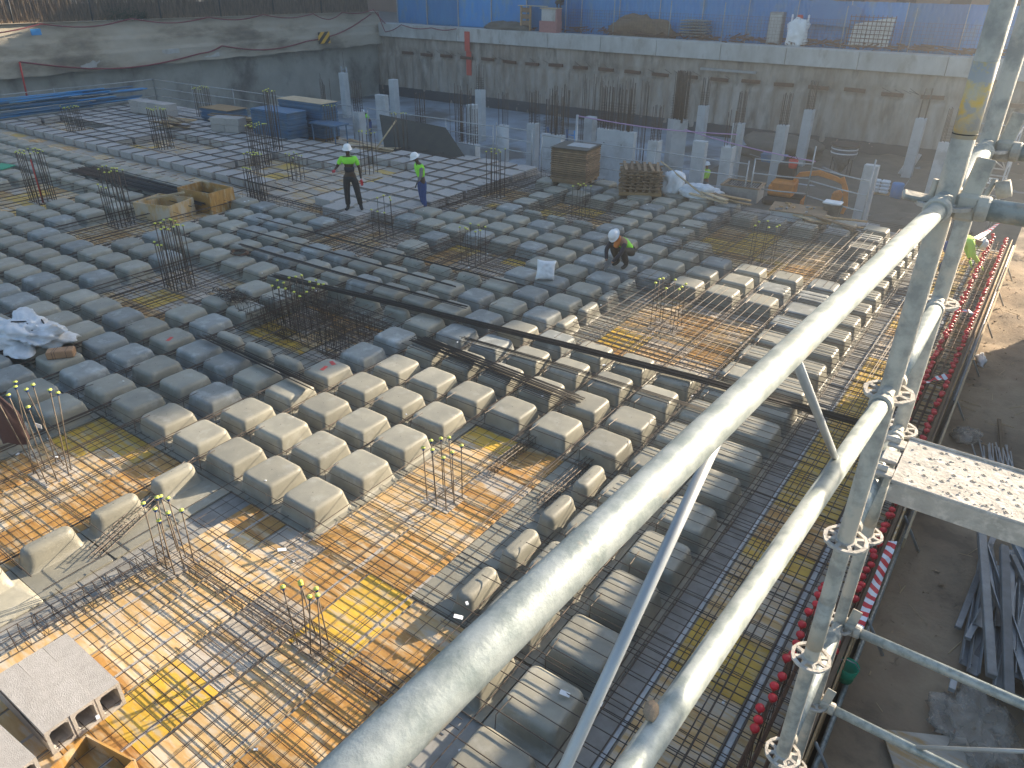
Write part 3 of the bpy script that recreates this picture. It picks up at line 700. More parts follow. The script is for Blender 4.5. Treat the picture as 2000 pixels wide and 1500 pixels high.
# hooked top bars : each mould has a short bar lying on its top with a hook going down
hk = MB().tube([(0, 0, 0), (0, .26, 0)], .0055, 4).tube([(0, 0, 0), (0, -.015, -.19)], .0055, 4).mesh('hooked_bar', mt=M['rebar'])
ht = T('hooked_bars', 'short hooked bars resting on the tops of the dome moulds', 'rebar', (0, 5, .3))
nh = 0
for d, i, j, c, vis in cells:
    if c == 'full' and vis and nh < 290 and rnd.random() < .85:
        nh += 1; O('hooked_bar', hk, None, ht, world=True, loc=(i * G - .20 + rnd.uniform(-.04, .04), j * G - .44, .314), rot=(rnd.uniform(-.03, .03), 0, rnd.uniform(-.06, .06)))
def mat_zone(label, x0, x1, y0, y1, sp=.2, z=.035, r=.006, zj=.0, ztop=None, group='bar mats over the solid slab zones'):
    t = T('rebar_mat', label, 'rebar mat', ((x0 + x1) / 2, (y0 + y1) / 2, 0), group=group)
    def one(z, sp, dx):
        y = y0
        while y < y1: bar(t, (x0 - rnd.uniform(0, dx), y, z + rnd.uniform(-zj, zj)), (x1 + rnd.uniform(0, dx), y + rnd.uniform(-.02, .02), z + rnd.uniform(-zj, zj)), r, n=4); y += sp * rnd.uniform(.8, 1.2)
        x = x0
        while x < x1: bar(t, (x, y0 - rnd.uniform(0, dx), z + 2 * r + rnd.uniform(-zj, zj)), (x + rnd.uniform(-.02, .02), y1 + rnd.uniform(0, dx), z + 2 * r + rnd.uniform(-zj, zj)), r, n=4); x += sp * rnd.uniform(.8, 1.2)
    one(z, sp, .25)
    if ztop: one(ztop, sp * 1.1, .5)
    return t
mat_zone('bar mat on the sunlit yellow panels at the bottom centre', .6, 5.1, -2.95, -.5, .2, r=.0045, zj=.004)
mat_zone('upper bar mat over the panels left of the bottom capped bars', 2.45, 5.1, -4.2, -1.2, .24, z=.05, r=.0045)
mat_zone('bar mat around the sunlit starter bars at the centre', 2.2, 4.9, -.4, 3.2, .21, r=.0045)
mat_zone('bar mat on the orange panels at the lower left edge', -2.8, -.5, -4.4, -.5, .17, r=.005)
mat_zone('bar mat around the tall starter bars beside the yellow panel', -7.9, -5.5, 2.2, 4.6, .17)
mat_zone('bar mat under the tangled stirrup heap', -3.8, -1.3, 2.4, 5.0, .2)
mat_zone('bar mat in front of the two standing workers', -7.0, -4.6, 6.9, 10.0, .2, ztop=.28, zj=.01)
mat_zone('bar mat left of the white sack', -4.0, -1.3, 7.6, 10.0, .18, ztop=.28, zj=.01)
mat_zone('bar mat behind the worker in blue trousers', -6.3, -4.3, 11.9, 15.6, .2, ztop=.25)
mat_zone('bar mat in front of the timber lattice stack', -3.8, -1.2, 12.4, 15.2, .18, ztop=.28, zj=.01)
mat_zone('bar mat right of the squatting worker', 1.7, 4.9, 6.2, 10.1, .17, ztop=.29, zj=.01)
mat_zone('bar mat around the starter bars nearest the excavator', 1.2, 5.6, 12.0, 16.0, .16, ztop=.31, zj=.01)
mat_zone('bar mat in front of the wooden boxes', -12.6, -10.3, 4.0, 6.2, .2)
# edge strip top bars, running across to the edge beam
tb = T('edge_bars', 'closely spaced bars crossing the outer dome rows to the edge beam', 'rebar', (6.5, 7, .32))
y = -4; k = 0
while y < 17.5:
    bar(tb, (4.9 - rnd.uniform(0, .5) if (y % 1.7) < 1.2 else 5.6, y, .325), (7.95, y + rnd.uniform(-.04, .04), .325 + rnd.uniform(-.01, .01)), .0062, n=4); y += rnd.uniform(.13, .24)
y = -4
while y < 17.5: bar(tb, (6.3, y, .05), (8.0, y + rnd.uniform(-.03, .03), .05), .006, n=4); y += rnd.uniform(.2, .3)
tl = T('edge_bars', 'long lengthwise bars over the yellow edge strip beside the outer dome row', 'rebar', (7.2, 7, .3))
for x in (6.62, 6.8, 6.86, 7.0, 7.06, 7.2, 7.27, 7.36, 7.5, 7.55): bar(tl, (x, -4.5, .34), (x + rnd.uniform(-.12, .12), rnd.uniform(9, 17.6), .34), .0068, n=4)
for x in (6.7, 6.95, 7.2, 7.45): bar(tl, (x, -4.5, .065), (x, 17.6, .065), .006, n=4)
def bundle(label, pts, n, w, z, r=.007, group=None, mt='rebarblack'):
    c = pts[len(pts) // 2]; t = T('bar_bundle', label, 'rebar bundle', (c[0], c[1], z), group=group)
    for k in range(n):
        off = rnd.gauss(0, w / 2.6); e0 = rnd.uniform(-.12, .12); e1 = rnd.uniform(-.12, .12); zz = z + rnd.uniform(0, .035) * min(1, n / 8); off2 = off + rnd.gauss(0, w * .04)
        P = []
        for q, p in enumerate(pts):
            f = q / (len(pts) - 1); o_ = off * (1 - f) + off2 * f
            P.append((p[0] + (e0 if q == 0 else e1 if q == len(pts) - 1 else 0), p[1] + o_, zz))
        O('bar', MB().tube(P, r, 4).mesh('bar', True, M[mt]), None, t, world=True)
    return t
bundle('thick dark bundle of bars lying across the moulds at the centre', [(-.3, 4.22), (1.5, 4.14), (3.25, 4.05)], 30, .30, .33, .008)
bundle('narrow bundle of bars across the moulds left of the red marked mould', [(-3.6, 1.95), (-.36, 1.85)], 12, .12, .335, .008)
bundle('very long dark bundle of bars stretching to the edge beam', [(-5.0, 4.75), (-1.2, 5.25), (2.0, 5.62), (4.5, 5.85), (7.4, 6.02)], 18, .14, .345, .008)
bundle('long pair of dark bars left of the white sack', [(-8.6, 6.5), (-5, 6.62), (-1.4, 6.7)], 4, .06, .34, .009)
bundle('long dark bars above the tangled stirrup heap', [(-7.4, 5.62), (-4, 5.7), (-.5, 5.9)], 5, .10, .345, .009)
bundle('dark bars crossing in front of the white sack', [(-9.0, 7.35), (-4, 7.45), (-.2, 7.6)], 3, .06, .34, .008)
bundle('thin bars near the right end of the thick bundle', [(.4, 4.75), (2.5, 4.9), (5.2, 4.95)], 8, .16, .335, .007)
bundle('black bar bundle lying along the edge of the block field', [(-18.6, 7.45), (-15, 7.52), (-11.4, 7.6)], 46, .55, .31, .012)
bundle('second black bar bundle at the far left edge', [(-20.5, 4.0), (-17.2, 4.05)], 18, .22, .31, .011)
bundle('dark bars on the blocks beside the tall double starter bars', [(-13.9, 9.95), (-10.8, 9.88)], 5, .06, .27, .011)
def cage(label, a, b, wdt, h, sp, z0=.03, r=.006, nlong=3, group='bar cages between the solid zones', jit=.02, rs=.004):
    a = Vector(a); b = Vector(b); d = b - a; L = d.length; ang = math.atan2(d.y, d.x)
    t = T('bar_cage', label, 'bar cage', (a.x, a.y, z0), ang, group)
    st = MB().tube([(0, -wdt / 2, 0), (0, wdt / 2, 0), (0, wdt / 2, h), (0, -wdt / 2, h), (0, -wdt / 2, 0)], rs, 4, False).mesh('stirrup', mt=M['rebar'])
    n = int(L / sp)
    for k in range(min(n, 290)): O('stirrup', st, None, t, loc=(k * sp + rnd.uniform(-jit, jit), rnd.uniform(-.004, .004), 0), rot=(0, rnd.uniform(-.12, .12), rnd.uniform(-.1, .1)))
    um = MB().tube([(0, 0, 0), (L, 0, 0)], r, 4).mesh('bar', mt=M['rebar'])
    for k in range(nlong):
        y = -wdt / 2 + wdt * k / max(1, nlong - 1)
        for z in (.006, h - .006): O('bar', um, None, t, loc=(rnd.uniform(-.1, .1), y, z))
    return t
cage('bar cage running from the sunlit starter bars towards the bottom centre', (1.3, -1.62), (4.9, -1.56), .24, .17, .16, nlong=4)
cage('bar cage left of the near starter bars towards the bottom left', (.95, -1.8), (.85, -3.6), .26, .15, .11, jit=.05)
cage('bar cage along the front of the open block area', (-12.0, 9.25), (-7.3, 9.28), .30, .22, .16)
cage('bar cage along the right side of the block field', (-6.55, 9.3), (-6.1, 17.4), .30, .22, .16)
cage('bar cage at the far edge right of the block field', (-6.0, 16.9), (-3.4, 17.0), .30, .25, .15)
cage('bar cage right of the sunlit starter bars at the centre', (3.1, 2.0), (3.15, 4.0), .12, .12, .08)
cage('second thin bar cage in front of the lit moulds', (4.1, 1.8), (4.15, 3.9), .12, .12, .08)
cage('thin lattice cage beside the narrow half moulds at the left', (.2, -2.2), (-.5, -.4), .14, .12, .1)
sh = T('stirrup_heap', 'tangled heap of upright stirrups around capped starter bars', 'stirrup heap', (-2.8, 4.1, 0))
sm = MB().tube([(0, -.11, .34), (0, -.11, 0), (0, .11, 0), (0, .11, .34)], .0055, 4, False).mesh('stirrup', mt=M['rebar'])
for k in range(170):
    gxx = rnd.choice([-1.35, -1.1, -.85, -.6, -.3, 0, .3, .6, .85, 1.1, 1.35]); gyy = rnd.uniform(-.85, .85)
    if rnd.random() < .5: gxx, gyy = rnd.uniform(-1.35, 1.35), rnd.choice([-.8, -.5, -.2, .1, .4, .7])
    if gxx > 0 and gyy > .5: continue
    O('stirrup', sm, None, sh, loc=(gxx, gyy - .1, .04), rot=(rnd.uniform(-.06, .06), rnd.uniform(-.1, .1), rnd.choice((0, PI / 2)) + rnd.uniform(-.1, .1)))
for k in range(26):
    yy = rnd.uniform(-.95, .75); O('bar', barmesh(.006, 4), None, sh, loc=(-1.5, yy, rnd.choice((.05, .3))), sc=(3.0, 1, 1))
    xx = rnd.uniform(-1.4, 1.4); O('bar', barmesh(.006, 4), None, sh, loc=(xx, -1.0, rnd.choice((.06, .31))), rot=(0, 0, PI / 2), sc=(1.8, 1, 1))
# starter bar clusters
CAPM = MB().lathe([(.004, 0), (.018, .0), (.020, .006), (.020, .016), (.017, .022), (.006, .026)], 8)
capfar = MB().lathe([(.006, 0), (.030, .004), (.033, .016), (.026, .030), (.004, .034)], 7).mesh('cap', True, M['yellowcap'])
capnear = MB().lathe([(.007, -.030), (.012, -.028), (.013, -.012), (.021, -.008), (.023, .002), (.021, .012), (.006, .018)], 10).mesh('cap', True, M['yellowcap'])
capnear.materials.append(M['bluecap'])
for p in capnear.polygons: p.material_index = 1 if p.center.z < -.006 or p.center.z > .016 or (abs(p.center.z + .003) < .004) else 0
capred = MB().lathe([(.007, -.035), (.012, -.034), (.013, -.014), (.026, -.008), (.030, .004), (.026, .016), (.008, .022)], 9).mesh('cap', True, M['redcap'])
def cluster(label, x, y, h, n, fx_, fy, near=False, hvar=0.04, pole=False, r=.008, tie=True, base=True, z0=0.0, lean=.015, short=0):
    t = T('starter_bars', label, 'starter bars', (x, y, z0), group='capped column starter bars')
    per = []
    for k in range(n):
        f = k / n * 4; s_ = int(f) % 4; u = (f - int(f)) * 2 - 1
        per.append([(u, -1), (1, u), (-u, 1), (-1, -u)][s_])
    for k, (px, py) in enumerate(per):
        bx_, by = px * fx_, py * fy; hh = h + rnd.uniform(-hvar, hvar)
        if k < short: hh *= .72
        lx, ly = rnd.gauss(0, lean), rnd.gauss(0, lean)
        top = Vector((bx_ + lx, by + ly, hh)); d = top - Vector((bx_, by, -.02))
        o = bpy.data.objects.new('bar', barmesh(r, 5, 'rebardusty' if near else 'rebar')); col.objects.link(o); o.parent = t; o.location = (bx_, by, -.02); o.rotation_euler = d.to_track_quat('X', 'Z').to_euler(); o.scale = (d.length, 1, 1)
        cs = 1.25 if near else .92; O('cap', capnear if near else capfar, None, o, loc=(1, 0, 0), rot=(0, PI / 2, 0), sc=(cs, cs, cs / d.length))
    if base: O('base_pad', MB().box((0, 0, .003), (2 * fx_ + .12, 2 * fy + .12, .01)).mesh('base_pad', mt=M['plyG']), None, t)
    if tie:
        for z in (.10, .24): O('tie', MB().tube([(-fx_, -fy, z), (fx_, -fy, z), (fx_, fy, z), (-fx_, fy, z), (-fx_, -fy, z)], .004, 4, False).mesh('tie', mt=M['rebar']), None, t)
    if pole: O('red_pole', MB().tube([(.2, -.1, 0), (.12, -.05, h * .86)], .028, 7).mesh('red_pole', True, M['red']), None, t)
    return t
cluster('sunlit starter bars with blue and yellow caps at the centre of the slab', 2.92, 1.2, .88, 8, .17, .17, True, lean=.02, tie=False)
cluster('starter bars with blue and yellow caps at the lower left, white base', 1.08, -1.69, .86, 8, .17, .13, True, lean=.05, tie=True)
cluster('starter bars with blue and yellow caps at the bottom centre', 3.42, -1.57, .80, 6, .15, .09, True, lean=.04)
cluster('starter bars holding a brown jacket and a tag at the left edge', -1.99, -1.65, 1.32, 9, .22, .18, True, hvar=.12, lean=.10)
cluster('tall starter bars beside the yellow panel left of centre', -6.91, 3.57, 1.46, 16, .26, .22, r=.011, short=3)
cluster('tall starter bars with a red pole at the left edge', -16.68, 5.23, 1.5, 16, .30, .26, pole=True, r=.012)
cluster('tall starter bars just before the wooden boxes', -12.42, 5.33, 1.54, 14, .30, .22, r=.012, short=3)
cluster('cluster of many yellow caps rising from the tangled stirrup heap', -3.2, 3.95, .82, 16, .45, .30, hvar=.06)
cluster('starter bars with yellow caps in front of the worker in green', -5.7, 8.93, 1.06, 7, .22, .22, short=3)
cluster('starter bars with yellow caps left of the white sack', -2.54, 8.78, .9, 8, .22, .2, r=.007)
cluster('starter bars with yellow caps just right of the squatting worker', 2.93, 8.16, .96, 8, .24, .22, r=.007)
cluster('starter bars with pale caps in front of the timber lattice stack', -2.37, 13.6, .98, 6, .2, .18, r=.008)
cluster('starter bars with yellow caps nearest the excavator', 3.25, 12.87, 1.02, 6, .24, .2, r=.007)
cluster('tall starter bars right of the block field', -5.78, 14.04, 1.44, 8, .2, .2, r=.012)
cluster('starter bars at the far left of the block field', -26.84, 11.5, 1.04, 14, .30, .25, r=.012)
cluster('tall starter bars in the middle of the block field', -20.73, 11.88, 1.5, 14, .28, .25, r=.013)
cluster('tall double starter bars near the blue stack', -15.13, 12.25, 1.46, 16, .25, .25, r=.013)
cluster('tall bare bars standing behind the double starter bars', -15.9, 13.6, 2.4, 8, .15, .15, r=.015, base=False)
cluster('tall starter bars at the front of the open panels', -11.3, 9.13, 1.46, 14, .22, .2, r=.012, short=4)
cluster('small starter bars on the open panels', -12.52, 11.67, .84, 8, .2, .18, r=.011)
cluster('starter bars behind the blue table', -16.69, 16.92, 1.4, 14, .26, .25, r=.013)
cluster('starter bars behind the man in the green shirt', -11.27, 13.9, 1.4, 8, .2, .2, r=.012)
cluster('starter bars with a red glove beside the tilted black sheet', -12.3, 16.7, 1.55, 6, .18, .15, r=.013, lean=.08)
cluster('pale starter bars near the far railing corner', -24.5, 16.4, 1.5, 14, .28, .25, r=.012)
o = O('tag', MB().box((0, 0, 0), (.10, .004, .08)).mesh('tag', mt=M['white']), None, None, (-1.72, -1.72, .95), (.2, .3, .5)); tag(o, 'small white paper tag tied to the starter bars at the left edge', 'tag')
# jacket hanging on the left starter bars
b = MB(); rj = random.Random(5); nn = 14
for i in range(nn + 1):
    for j in range(18):
        a = j / 17 * 2 * PI; z = 1.30 - i * .055; rr = .05 + .14 * math.sin(min(1, i / 7) * PI / 2) + .02 * math.sin(a * 7 + i * .3)
        b.v.append((math.cos(a) * rr * 1.1, math.sin(a) * rr * .6, z + .03 * math.sin(a * 3)))
for i in range(nn):
    for j in range(17): k = i * 18 + j; b.f.append((k, k + 1, k + 19, k + 18))
tag(O('jacket', b.mesh('jacket', True, M['jacket']), None, None, (-2.62, -1.72, -.12), (.1, 0, .5)), 'brown jacket hanging on the starter bars at the left edge', 'jacket')
# ================================================================== EDGE BEAM
eb = T('edge_beam_cage', 'long edge beam of rusty upright bars with two rows of red caps', 'edge beam', (7.85, 8, 0))
pb = {}
y = -.4; n1 = n2 = 0
def capbar(x, y, h, lean):
    d = Vector((lean, rnd.uniform(-.02, .02), h))
    o = bpy.data.objects.new('starter_bar', barmesh(.006, 4, 'rebarrust')); col.objects.link(o); o.parent = eb; o.location = Vector((x, y, .0)) - Vector(eb.location); o.rotation_euler = d.to_track_quat('X', 'Z').to_euler(); o.scale = (d.length, 1, 1)
    O('cap', capred, None, o, loc=(1, 0, 0), rot=(0, PI / 2, 0), sc=(1.45, 1.45, 1.45 / d.length))
while y < 17.3:
    hh = .52 if y > 1.4 else .75
    if y > 1.2 or rnd.random() < .8: capbar(7.70, y, hh + rnd.uniform(-.03, .05), rnd.uniform(-.03, .03))
    if y > 2.0 or rnd.random() < .4: capbar(8.0, y + .05, .46 + rnd.uniform(-.03, .04), rnd.uniform(-.02, .02))
    y += rnd.uniform(.115, .14)
for x in (7.66, 7.74, 7.85, 7.96, 8.03):
    for z in (.06, .20, .32): bar(eb, (x, -4.5, z), (x, 17.4, z), .008, n=4, mt='rebarrust')
ef = T('side_formwork', 'timber side formwork with a steel tube along the outer edge of the slab', 'formwork', (8.15, 7, 0))
y = -4.6
while y < 17.6:
    L = rnd.uniform(1.9, 2.2)
    O('board', MB().box((8.12, y + L / 2, .12), (.022, L - .01, .50), bev=.003).mesh('board', mt=M[rnd.choice(('woodold', 'wood', 'plyT'))]), None, ef, world=True)
    if y > 3: O('top_board', MB().box((8.235 + rnd.uniform(-.012, .012), y + L / 2, .19 + rnd.uniform(-.015, .015)), (.03, L - .02, .16), bev=.003).mesh('top_board', mt=M['woodpale']), None, ef, world=True)
    O('prop', MB().tube([(8.14, y + .6, .2), (8.42, y + .62, -.28)], .018, 6).mesh('prop', True, M['galvdull']), None, ef, world=True)
    y += L
O('inner_rail', MB().box((8.07, 6.5, .30), (.05, 22, .05)).mesh('inner_rail', mt=M['woodold']), None, ef, world=True)
O('waler_tube', MB().tube([(8.20, -4.6, .05), (8.20, 8, .07)], .026, 8).mesh('waler_tube', True, M['galv']), None, ef, world=True)
O('waler_tube', MB().tube([(8.19, 7.9, .22), (8.19, 17.6, .23)], .022, 8).mesh('waler_tube', True, M['galvdull']), None, ef, world=True)
def tape(label, pts, wd=.075):
    b = MB(); n = len(pts)
    for k, p in enumerate(pts):
        tw = .5 * math.sin(k * .9); b.v += [(p[0] - wd / 2 * math.cos(tw), p[1], p[2] - wd / 2 * math.sin(tw)), (p[0] + wd / 2 * math.cos(tw), p[1], p[2] + wd / 2 * math.sin(tw))]
    for k in range(n - 1): b.f.append((2 * k, 2 * k + 1, 2 * k + 3, 2 * k + 2))
    return tag(O('barrier_tape', b.mesh('barrier_tape', mt=M['tape'])), label, 'barrier tape', 'red and white barrier tape along the edge beam')
tape('red and white tape stretched beside the scaffold posts above the green bucket', [(8.13, 1.55 + .22 * k, .44 - .06 * math.sin(k / 8 * PI)) for k in range(9)], .10)
tape('long twisted red and white tape behind the bending worker at the right', [(7.05 + .07 * k, 16.0 + .28 * k, .52 - .14 * math.sin(k / 9 * PI)) for k in range(10)], .12)
tape('short crumpled red and white tape tied halfway along the red caps', [(7.66 + .05 * k, 11.3 + .06 * (k % 3), .5 + .02 * (k % 2)) for k in range(8)], .12)
tape('crumpled red and white tape on the caps above the steel plank', [(7.68 + .05 * k, 7.6 + .09 * k, .53 - .03 * (k % 2)) for k in range(7)], .11)
gb = T('bucket', 'green plastic bucket hanging at the slab edge behind the scaffold post', 'bucket', (8.17, 1.25, .10))
O('body', MB().lathe([(.07, 0), (.10, .20), (.105, .2), (.075, .01)], 14).mesh('body', True, M['greenpl']), None, gb); O('handle', MB().tube([(-.1, 0, .2), (-.05, 0, .26), (.05, 0, .26), (.1, 0, .2)], .006, 5).mesh('handle', mt=M['steel']), None, gb)
# ================================================================== SCAFFOLD
A = Vector((8.19, -2.94, 0)); B = Vector((8.19, -2.19, 0)); R_ = .02415
def rosette():
    b = MB(); N = 16; t = .009
    def ring(r0, r1):
        o = len(b.v)
        for z in (-t / 2, t / 2):
            for k in range(N):
                a = 2 * PI * (k + .5) / N; f = 1.0 if k % 2 else .975
                b.v.append((r0 * math.cos(a), r0 * math.sin(a), z)); b.v.append((r1 * f * math.cos(a), r1 * f * math.sin(a), z))
        for k in range(N):
            a0 = o + 2 * k; a1 = o + 2 * ((k + 1) % N); c0 = a0 + 2 * N; c1 = a1 + 2 * N
            b.f += [(a0, a0 + 1, a1 + 1, a1), (c0, c1, c1 + 1, c0 + 1), (a0 + 1, c0 + 1, c1 + 1, a1 + 1), (a0, a1, c1, c0)]
    ring(.024, .032); ring(.052, .064)
    for k in range(8):
        a = PI / 8 + k * PI / 4; c, s_ = math.cos(a), math.sin(a)
        b.box((.042 * c, .042 * s_, 0), (.024, .011, t), a)
    return fixn(b.mesh('rosette', mt=M['deckplank']))
ros = rosette()
def standard(label, P, z0, z1, mt, band=False):
    t = T('scaffold_post', label, 'scaffold post', (P.x, P.y, z0), group='scaffold posts')
    O('tube', MB().tube([(0, 0, 0), (0, 0, (z1 - z0) * .5), (0, 0, z1 - z0)], R_, 28).mesh('tube', True, M[mt]), None, t)
    z = -.1
    while z < z1 - .1:
        if z > 2.0: O('rosette', ros, None, t, loc=(0, 0, z - z0), rot=(0, 0, .1))
        z += .5
    for zz in (4.55, 6.55): O('joint_collar', MB().lathe([(R_ + .0003, -.10), (R_ + .0009, -.10), (R_ + .0009, .10), (R_ + .0003, .10)], 28).mesh('joint_collar', True, M[mt]), None, t, loc=(0, 0, zz - z0))
    if band:
        O('yellow_band', MB().lathe([(R_ + .0004, 0), (R_ + .0009, 0), (R_ + .0009, .155), (R_ + .0004, .155)], 28).mesh('yellow_band', True, M['yband']), None, t, loc=(0, 0, 6.045 - z0))
        O('black_marking', MB().lathe([(R_ + .0011, 0), (R_ + .0013, 0), (R_ + .0013, .0025), (R_ + .0011, .0025)], 28).mesh('black_marking', True, M['dark']), None, t, loc=(0, 0, 6.053 - z0))
    return t
M['yband'] = mat('worn_yellow_sticker', (0.62, 0.42, 0.10), 0.7, col2=(0.42, 0.40, 0.34), scale=22, detail=4, stain=(.36, .35, .33), sscale=26, slo=.48, shi=.56)
standard('nearer galvanised scaffold post with a worn yellow band', A, -.3, 8.4, 'galvdusty', True)
standard('second scaffold post just behind the one with the yellow band', B, -.3, 8.4, 'galvdusty')
standard('scaffold post at the outer end of the steel plank, near row', A + Vector((2.07, 0, 0)), -.3, 8.4, 'galvdusty')
standard('scaffold post at the outer end of the steel plank, far row', B + Vector((2.07, 0, 0)), -.3, 8.4, 'galvdusty')
standard('scaffold post behind the camera on the dirt path', A + Vector((-.10, -3.07, 0)), -.3, 8.4, 'galvdusty')
def head_mesh():
    b = MB()
    b.box((.045, 0, 0), (.05, .036, .062), bev=.008); b.lathe([(.021, .062), (.029, .066), (.029, .085), (.025, .09)], 16, m=Matrix.Rotation(PI / 2, 3, 'Y'))
    return b.mesh('wedge_head', mt=M['galvdusty'])
hm = head_mesh()
wm_ = MB().box((0, 0, 0), (.040, .009, .095), bev=.003).mesh('wedge', mt=M['galvdusty'])
def tubeobj(name, label, a, b, mt='galv', r=R_, heads=(True, True), group=None, cat='scaffold tube'):
    a = Vector(a); b = Vector(b); d = (b - a); L = d.length; d.normalize(); q = d.to_track_quat('X', 'Z').to_euler(); wed = abs(d.y) < .5
    t = T(name, label, cat, a, 0, group)
    s0 = .075 if heads[0] else 0; s1 = .075 if heads[1] else 0
    O('tube', MB().tube([(s0, 0, 0), (L / 2, 0, 0), (L - s1, 0, 0)], r, 28).mesh('tube', True, M[mt]), None, t, rot=q)
    if heads[0]:
        O('wedge_head', hm, None, t, rot=q)
        if wed: O('wedge', wm_, None, t, loc=d * .050 + Vector((0, 0, .060)), rot=(-.1, .12, q.z))
    if heads[1]:
        q2 = (-d).to_track_quat('X', 'Z').to_euler(); O('wedge_head', hm, None, t, loc=d * L, rot=q2)
        if wed: O('wedge', wm_, None, t, loc=d * (L - .050) + Vector((0, 0, .060)), rot=(-.1, -.12, q.z))
    return t
zA = 5.90
gr = tubeobj('guardrail', 'thick bright guardrail tube crossing the picture from lower left', A + Vector((0, 0, zA)), (8.045, -6.0, zA), r=.0206, heads=(True, True), group='scaffold guardrails', cat='guardrail')
g2 = tubeobj('guardrail', 'lower bright guardrail tube parallel below the thick one', A + Vector((0, 0, zA - .5)), (8.060, -6.0, zA - .5), r=.0222, heads=(True, True), group='scaffold guardrails', cat='guardrail')
def onrail(y, z): return Vector((8.19 - (-2.94 - y) * .043, y, z))
for (ya, yb, nm) in ((-3.87, -3.36, 'strut'), (-4.10, -4.60, 'strut')):
    pa = onrail(ya, zA - .02); pbb = onrail(yb, zA - .5 + .02)
    O(nm, MB().tube([pa + Vector((-.012, 0, 0)), pa.lerp(pbb, .5) + Vector((-.012, 0, 0)), pbb + Vector((-.012, 0, 0))], .0078, 10).mesh(nm, True, M['galvdull']), None, gr, world=True)
# short tubes between the two posts, cross tubes to the right
for z, lab in ((5.90, 'short bright tube between the two scaffold posts at handrail height'), (5.40, 'short bright tube between the two scaffold posts at knee rail height'), (4.90, 'short tube between the posts carrying the steel plank'), (3.90, 'short tube between the posts one level below the plank')):
    tubeobj('transom', lab, A + Vector((0, 0, z)), B + Vector((0, 0, z)), mt='galv', group='short tubes between the scaffold posts')
X = Vector((2.07, 0, 0))
tubeobj('ledger', 'thick tube running off right from the nearer scaffold post', A + Vector((0, 0, 5.90)), A + X + Vector((0, 0, 5.90)), group='tubes running off to the right')
tubeobj('ledger', 'thick tube running off right from the second scaffold post, topmost', B + Vector((0, 0, 5.90)), B + X + Vector((0, 0, 5.90)), group='tubes running off to the right')
l1 = tubeobj('ledger', 'dusty tube running off right below the plank, upper of the pair', B + Vector((0, 0, 3.90)), B + X + Vector((0, 0, 3.90)), mt='galv', r=.021, group='lower tubes running off to the right')
l2 = tubeobj('ledger', 'dusty tube running off right at the bottom corner, lower of the pair', B + Vector((0, 0, 3.40)), B + X + Vector((0, 0, 3.40)), mt='galv', r=.021, group='lower tubes running off to the right')
O('strut', MB().tube([(8.62, -2.19, 3.42), (9.22, -2.19, 3.88)], .009, 8).mesh('strut', True, M['galvdull']), None, l2, world=True)
O('strut', MB().tube([(9.62, -2.19, 3.42), (9.26, -2.19, 3.86)], .011, 8).mesh('strut', True, M['galvdull']), None, l2, world=True)
# stray swivel / wedge seen left of the post at handrail height
cp = T('wedge_coupler', 'small tilted wedge sticking out left of the nearer scaffold post', 'scaffold coupler', A + Vector((0, 0, 5.9)))
O('plate', MB().box((-.055, .0, .0), (.075, .030, .014), bev=.004).mesh('plate', mt=M['galvdusty']), None, cp, rot=(.3, .15, .3)); O('pin', MB().tube([(-.03, 0, -.03), (-.03, 0, .05)], .007, 8).mesh('pin', True, M['galvdusty']), None, cp)
hk2 = T('swivel_coupler', 'swivel coupler with hanging lever on the second post below its top tube', 'scaffold coupler', B + Vector((.05, -.03, 5.80)))
O('clamp', MB().lathe([(.012, -.02), (.026, -.018), (.026, .018), (.012, .02)], 14, m=Matrix.Rotation(1.2, 3, 'Y')).mesh('clamp', True, M['galvdusty']), None, hk2, loc=(.03, -.02, 0)); O('lever', MB().tube([(0, 0, .02), (-.02, -.04, -.07)], .008, 10).mesh('lever', True, M['galvdusty']), None, hk2)
# steel plank
pk = T('steel_plank', 'dusty perforated steel scaffold plank running off to the right', 'scaffold plank', (8.24, -2.645, 4.955))
b = MB(); L = 2.0; Wd = .32
b.box((L / 2, Wd / 2, -.004), (L, Wd, .006)); b.box((L / 2, .0035, -.036), (L, .005, .072)); b.box((L / 2, Wd - .0035, -.036), (L, .005, .072))
b.tube([(0, .008, .0015), (L / 2, .008, .0015), (L, .008, .0015)], .005, 8); b.tube([(0, Wd - .008, .0015), (L / 2, Wd - .008, .0015), (L, Wd - .008, .0015)], .005, 8); b.box((.004, Wd / 2, -.03), (.006, Wd, .055))
O('plank_body', b.mesh('plank_body', mt=M['deckplank']), None, pk)
pfm = MB().lathe([(.0045, -.0010), (.0052, .0012), (.0068, .0008), (.0085, -.0008)], 10).mesh('perforation', True, M['deckplank']); 
pfd = MB().lathe([(.0045, .0002), (.0001, .0003)], 10).mesh('hole', True, M['dark'])
k = 0
for a in range(24):
    for c in range(5):
        x = .055 + a * .052 + (.026 if c % 2 else 0); y = .045 + c * .0575
        if x < 1.3: O('perforation', pfm, None, pk, loc=(x, y, -.0003)); O('hole', pfd, None, pk, loc=(x, y, .0006)); k += 1
for y in (.06, .26):
    O('hook', MB().box((-.028, y, -.008), (.055, .055, .012), bev=.003).tube([(-.075, y, -.05), (-.085, y, -.02), (-.06, y, .004), (-.02, y, .004)], .012, 8).mesh('hook', mt=M['deckplank']), None, pk)
O('latch', MB().box((-.03, .16, -.006), (.05, .075, .014), bev=.003).mesh('latch', mt=M['deckplank']), None, pk)
rg = random.Random(9); b = MB()
